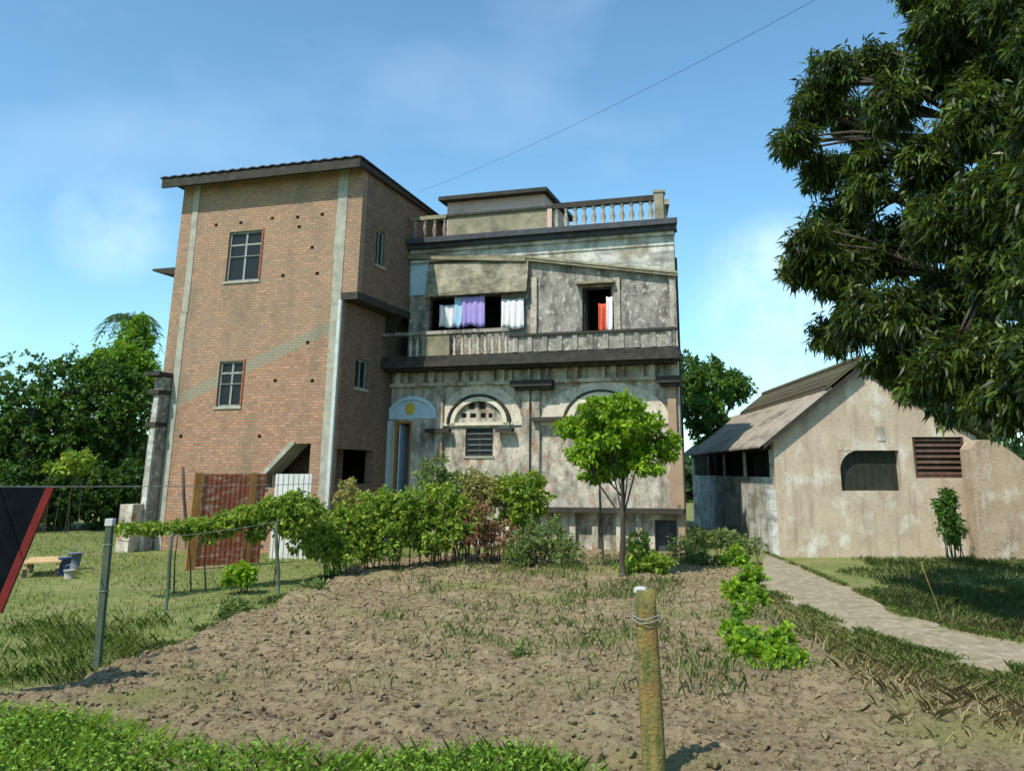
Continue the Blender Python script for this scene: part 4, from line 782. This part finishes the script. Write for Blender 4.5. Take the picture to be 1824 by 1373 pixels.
stick('sapling_stem', 'thin bare stem standing left of the small tree trunk', 1075, 1020, 1068, 862, .025, 'bark', 'stem')

# big mango tree at the right
YM = 13.0
bl = []
for a, b_, c_, d_, dy in [(1480, 130, 50, 45, 0), (1450, 190, 36, 40, .4), (1415, 250, 36, 34, 0), (1560, 110, 60, 30, .8), (1470, 300, 46, 34, .5), (1590, 180, 50, 60, 0), (1540, 290, 40, 20, 0), (1690, 110, 70, 90, .8), (1780, 90, 60, 60, 1.2), (1660, 40, 50, 45, .5),
    (1740, 210, 75, 75, 0), (1650, 290, 70, 65, .6), (1540, 335, 40, 36, 0), (1500, 200, 40, 34, 1.5), (1545, 240, 36, 22, 2), (1500, 390, 56, 50, .8), (1450, 430, 52, 38, 0), (1430, 470, 42, 36, .5), (1500, 480, 60, 55, 0), (1590, 440, 70, 65, 1), (1690, 400, 75, 75, .3), (1780, 340, 60, 80, 0), (1780, 480, 60, 80, .6),
    (1540, 560, 62, 55, 0), (1490, 590, 45, 38, .8), (1620, 560, 70, 65, .2), (1710, 540, 75, 70, 1), (1600, 640, 60, 40, .8), (1690, 650, 65, 50, 0), (1770, 630, 60, 60, .5), (1730, 710, 60, 38, .4), (1790, 720, 50, 50, 0), (1640, 690, 35, 22, .3),
    (1700, 20, 60, 50, 0), (1790, 10, 60, 50, 0), (1870, 60, 70, 70, 0), (1870, 200, 70, 80, 0), (1860, 350, 70, 80, 0), (1860, 500, 70, 80, 0), (1860, 640, 70, 70, 0), (1650, -20, 50, 40, 0), (1760, 150, 60, 50, .5), (1820, 130, 40, 40, 1)]:
    bl.append(pblob(a, b_, YM + dy - max(0, a - 1500) / 300 * 3.2, c_ * .93, d_ * .9, .55))
tb = at_y(2080, 900, YM - 1.6)
rt = tree('mango_tree', 'large dark mango tree with long hanging leaves filling the right side', (tb.x, YM - 1.6, 0), (tb.x - .3, YM - 1.6, 6.2), .2, bl, 92000, .18, .021, 'l_mango', 51, whorl=11, droop=1.0, shell=.3, spread=.75, tone_pow=2.6)

# hedge of vines along the fence
def gb(px, py, rx, rz): y = on_z(px, py + rz * .8).y; return (px, py, y, rx, rz)
def bush(name, label, blobs, n_, ln, wd, m, seed, cat, base=None, nst=3, **kw):
    bb_ = [pblob(*q_) for q_ in blobs]; x = sum(q_[0] for q_ in bb_) / len(bb_); y = sum(q_[1] for q_ in bb_) / len(bb_); z0 = 0
    rt = empty(name, (x, y, 0), label=label, cat=cat); bb_ = [(q_[0] - x, q_[1] - y, *q_[2:]) for q_ in bb_]; rnd = random.Random(seed); mb = MB()
    for q_ in bb_[::(3 if cat == 'vine' else 1)]:
        for _ in range(nst):
            e = Vector(q_[:3]) + Vector((rnd.uniform(-.6, .6) * q_[3], rnd.uniform(-.6, .6) * q_[4], rnd.uniform(-.5, .6) * q_[5])); s0 = Vector((e.x * .92 + rnd.uniform(-.1, .1), e.y * .9, 0)); mb.tube([s0, s0.lerp(e, .5) + Vector((rnd.uniform(-.08, .08), 0, 0)), e], [.016, .012, .005], 5)
    mb.build('stems', 'bark', rt); crown('foliage', bb_, n_, ln, wd, m, seed, rt, **kw); return rt
bush('vine', 'green vine draped along the fence wire in front of the red gate', [(318, 938, 15.2, 22, 9), (350, 936, 15.4, 28, 12), (395, 930, 15.7, 30, 15), (440, 918, 16, 32, 16), (490, 908, 16.3, 38, 20), (540, 905, 16.5, 36, 20), (510, 935, 16.3, 30, 18), (270, 940, 14.8, 34, 8), (225, 940, 14.4, 30, 6), (372, 952, 15.5, 14, 12), (455, 946, 16.1, 18, 16), (410, 938, 15.8, 14, 18), (335, 950, 15.3, 8, 10), (525, 885, 16.4, 20, 12)], 9500, .08, .027, 'l_vine', 61, 'vine', nst=1, droop=.4)
bush('thicket', 'dark undergrowth beneath the tree group at the left', [(20, 880, 30, 50, 45), (100, 890, 31, 50, 40), (180, 885, 31.5, 40, 45), (225, 870, 32, 30, 50)], 9000, .2, .06, 'l_left', 81, 'bush', droop=.3, tone_pow=4, shell=.6)
bush('bush', 'yellow green leafy bush low in front of the dark trees', [(140, 822, 29.5, 27, 17), (108, 832, 29.5, 22, 11)], 900, .20, .05, 'l_vine', 82, 'bush', droop=.3, nst=3)
bush('hedge', 'leafy green hedge between the red gate and the plastered house', [(560, 955, 17.2, 40, 34), (610, 935, 17.5, 42, 36), (600, 980, 17.2, 40, 26), (660, 920, 17.9, 42, 34), (700, 905, 18.2, 42, 34), (680, 955, 17.9, 48, 34), (745, 915, 18.5, 38, 38), (790, 900, 18.8, 35, 40), (770, 950, 18.5, 48, 30), (830, 930, 18.8, 38, 34)], 22000, .085, .027, 'l_vine', 62, 'hedge', droop=.2)
bush('bush', 'pale yellow green bush in front of the arched window', [(775, 850, 19.6, 34, 32), (810, 875, 19.6, 36, 34), (845, 880, 19.7, 28, 36)], 3600, .10, .026, 'l_weed', 63, 'bush', droop=.1)
bush('bush', 'yellowing dry bush below the arched window', [(850, 860, 19.3, 30, 24), (880, 880, 19.3, 34, 30), (830, 900, 19.2, 30, 24)], 2600, .09, .024, 'l_yellow', 64, 'bush', droop=.1)
bush('bush', 'reddish brown dead bush beside the hedge', [(850, 935, 18.6, 34, 38), (890, 960, 18.7, 32, 34)], 2200, .09, .02, 'l_dry', 65, 'bush', droop=.3)
bush('bush', 'bright green bush between the brown dead bush and the small tree', [(905, 870, 19.2, 26, 26), (945, 880, 19.3, 30, 40), (925, 915, 19.2, 30, 26)], 3800, .11, .034, 'l_vine', 66, 'bush', droop=.2)
bush('bush', 'tall thin weeds growing left of the small tree trunk', [(985, 965, 18.4, 26, 36), (1010, 985, 18, 22, 30), (950, 960, 18.5, 26, 34), (920, 985, 18.2, 26, 26)], 3600, .10, .018, 'l_weed', 67, 'weeds', droop=-.2)
bush('bush', 'green weeds growing at the foot of the small tree', [(1140, 985, 17.6, 22, 30), (1165, 1005, 17.4, 26, 20), (1125, 1010, 17.3, 20, 16)], 2200, .11, .024, 'l_vine', 68, 'weeds', droop=.0)
bush('bush', 'dim weeds at the corner of the plastered house', [(1215, 985, 19.4, 26, 26), (1250, 1000, 18.9, 28, 20), (1240, 960, 20.2, 20, 22)], 2400, .10, .02, 'l_dark', 69, 'weeds', droop=.0)
bush('bush', 'pale weeds beneath the veranda wall of the gabled house', [(1290, 960, 20.2, 34, 18), (1330, 970, 19.9, 28, 14)], 1500, .09, .02, 'l_weed', 70, 'weeds', droop=.0)
bush('bush', 'low brown green shrubs under the overhang of the brick house', [(620, 880, 21.2, 22, 24), (650, 890, 21.0, 24, 14)], 1500, .09, .022, 'l_yellow', 71, 'bush')
bush('vine', 'bright broad leaved creeper spreading over soil and verge', [gb(1310, 1000, 24, 22), gb(1335, 1030, 26, 26), gb(1312, 1055, 24, 24), gb(1345, 1070, 22, 20), gb(1320, 1095, 20, 18), gb(1306, 1130, 24, 24), gb(1318, 1160, 28, 24), gb(1345, 1150, 34, 30), gb(1375, 1168, 34, 30), gb(1408, 1172, 30, 28), gb(1395, 1140, 24, 24), gb(1330, 1172, 26, 22), gb(1405, 1190, 26, 18), gb(1370, 1190, 28, 16)], 7500, .075, .032, 'l_small', 72, 'vine', droop=.2, shell=.2, nst=1)
bush('bush', 'dark narrow shrub standing against the sunlit house wall', [(1683, 905, 20.2, 16, 26), (1695, 940, 20.2, 20, 26), (1690, 885, 20.2, 12, 14)], 1800, .11, .028, 'l_left', 73, 'shrub')
bush('bush', 'small bright plant on the lawn in front of the red gate', [(428, 1022, 15.2, 26, 15)], 600, .10, .035, 'l_small', 74, 'plant')
bush('bush', 'single small weed in the middle of the soil', [(750, 1030, 16.6, 7, 12)], 120, .09, .02, 'l_weed', 75, 'weeds')
bush('bush', 'straggly weed cluster in the soil right of the field middle', [gb(930, 1175, 20, 16), gb(960, 1200, 26, 10)], 500, .09, .012, 'l_weed', 76, 'weeds', droop=-.2)
bush('bush', 'grassy green plant cluster growing at the left end of the furrow', [(420, 1085, 13.2, 26, 14), (560, 1050, 15, 18, 16)], 900, .10, .016, 'l_weed', 77, 'weeds', droop=-.2)
# dark ditch edge along the field
P = []
for i in range(5):
    a, b_ = FIELD[i], FIELD[i + 1]
    for _ in range(2200):
        p = a.lerp(b_, random.random()); p = Vector((p.x + random.gauss(0, .12), p.y + random.gauss(0, .14), 0))
        if hn(np.array([p.x]), np.array([p.y]), 4.3)[0] > -.05: P.append(tuple(p))
blades('furrow_grass', 'dark grass lining the left edge of the soil', np.array(P), .07, .0055, 'l_dark', 12, .8)
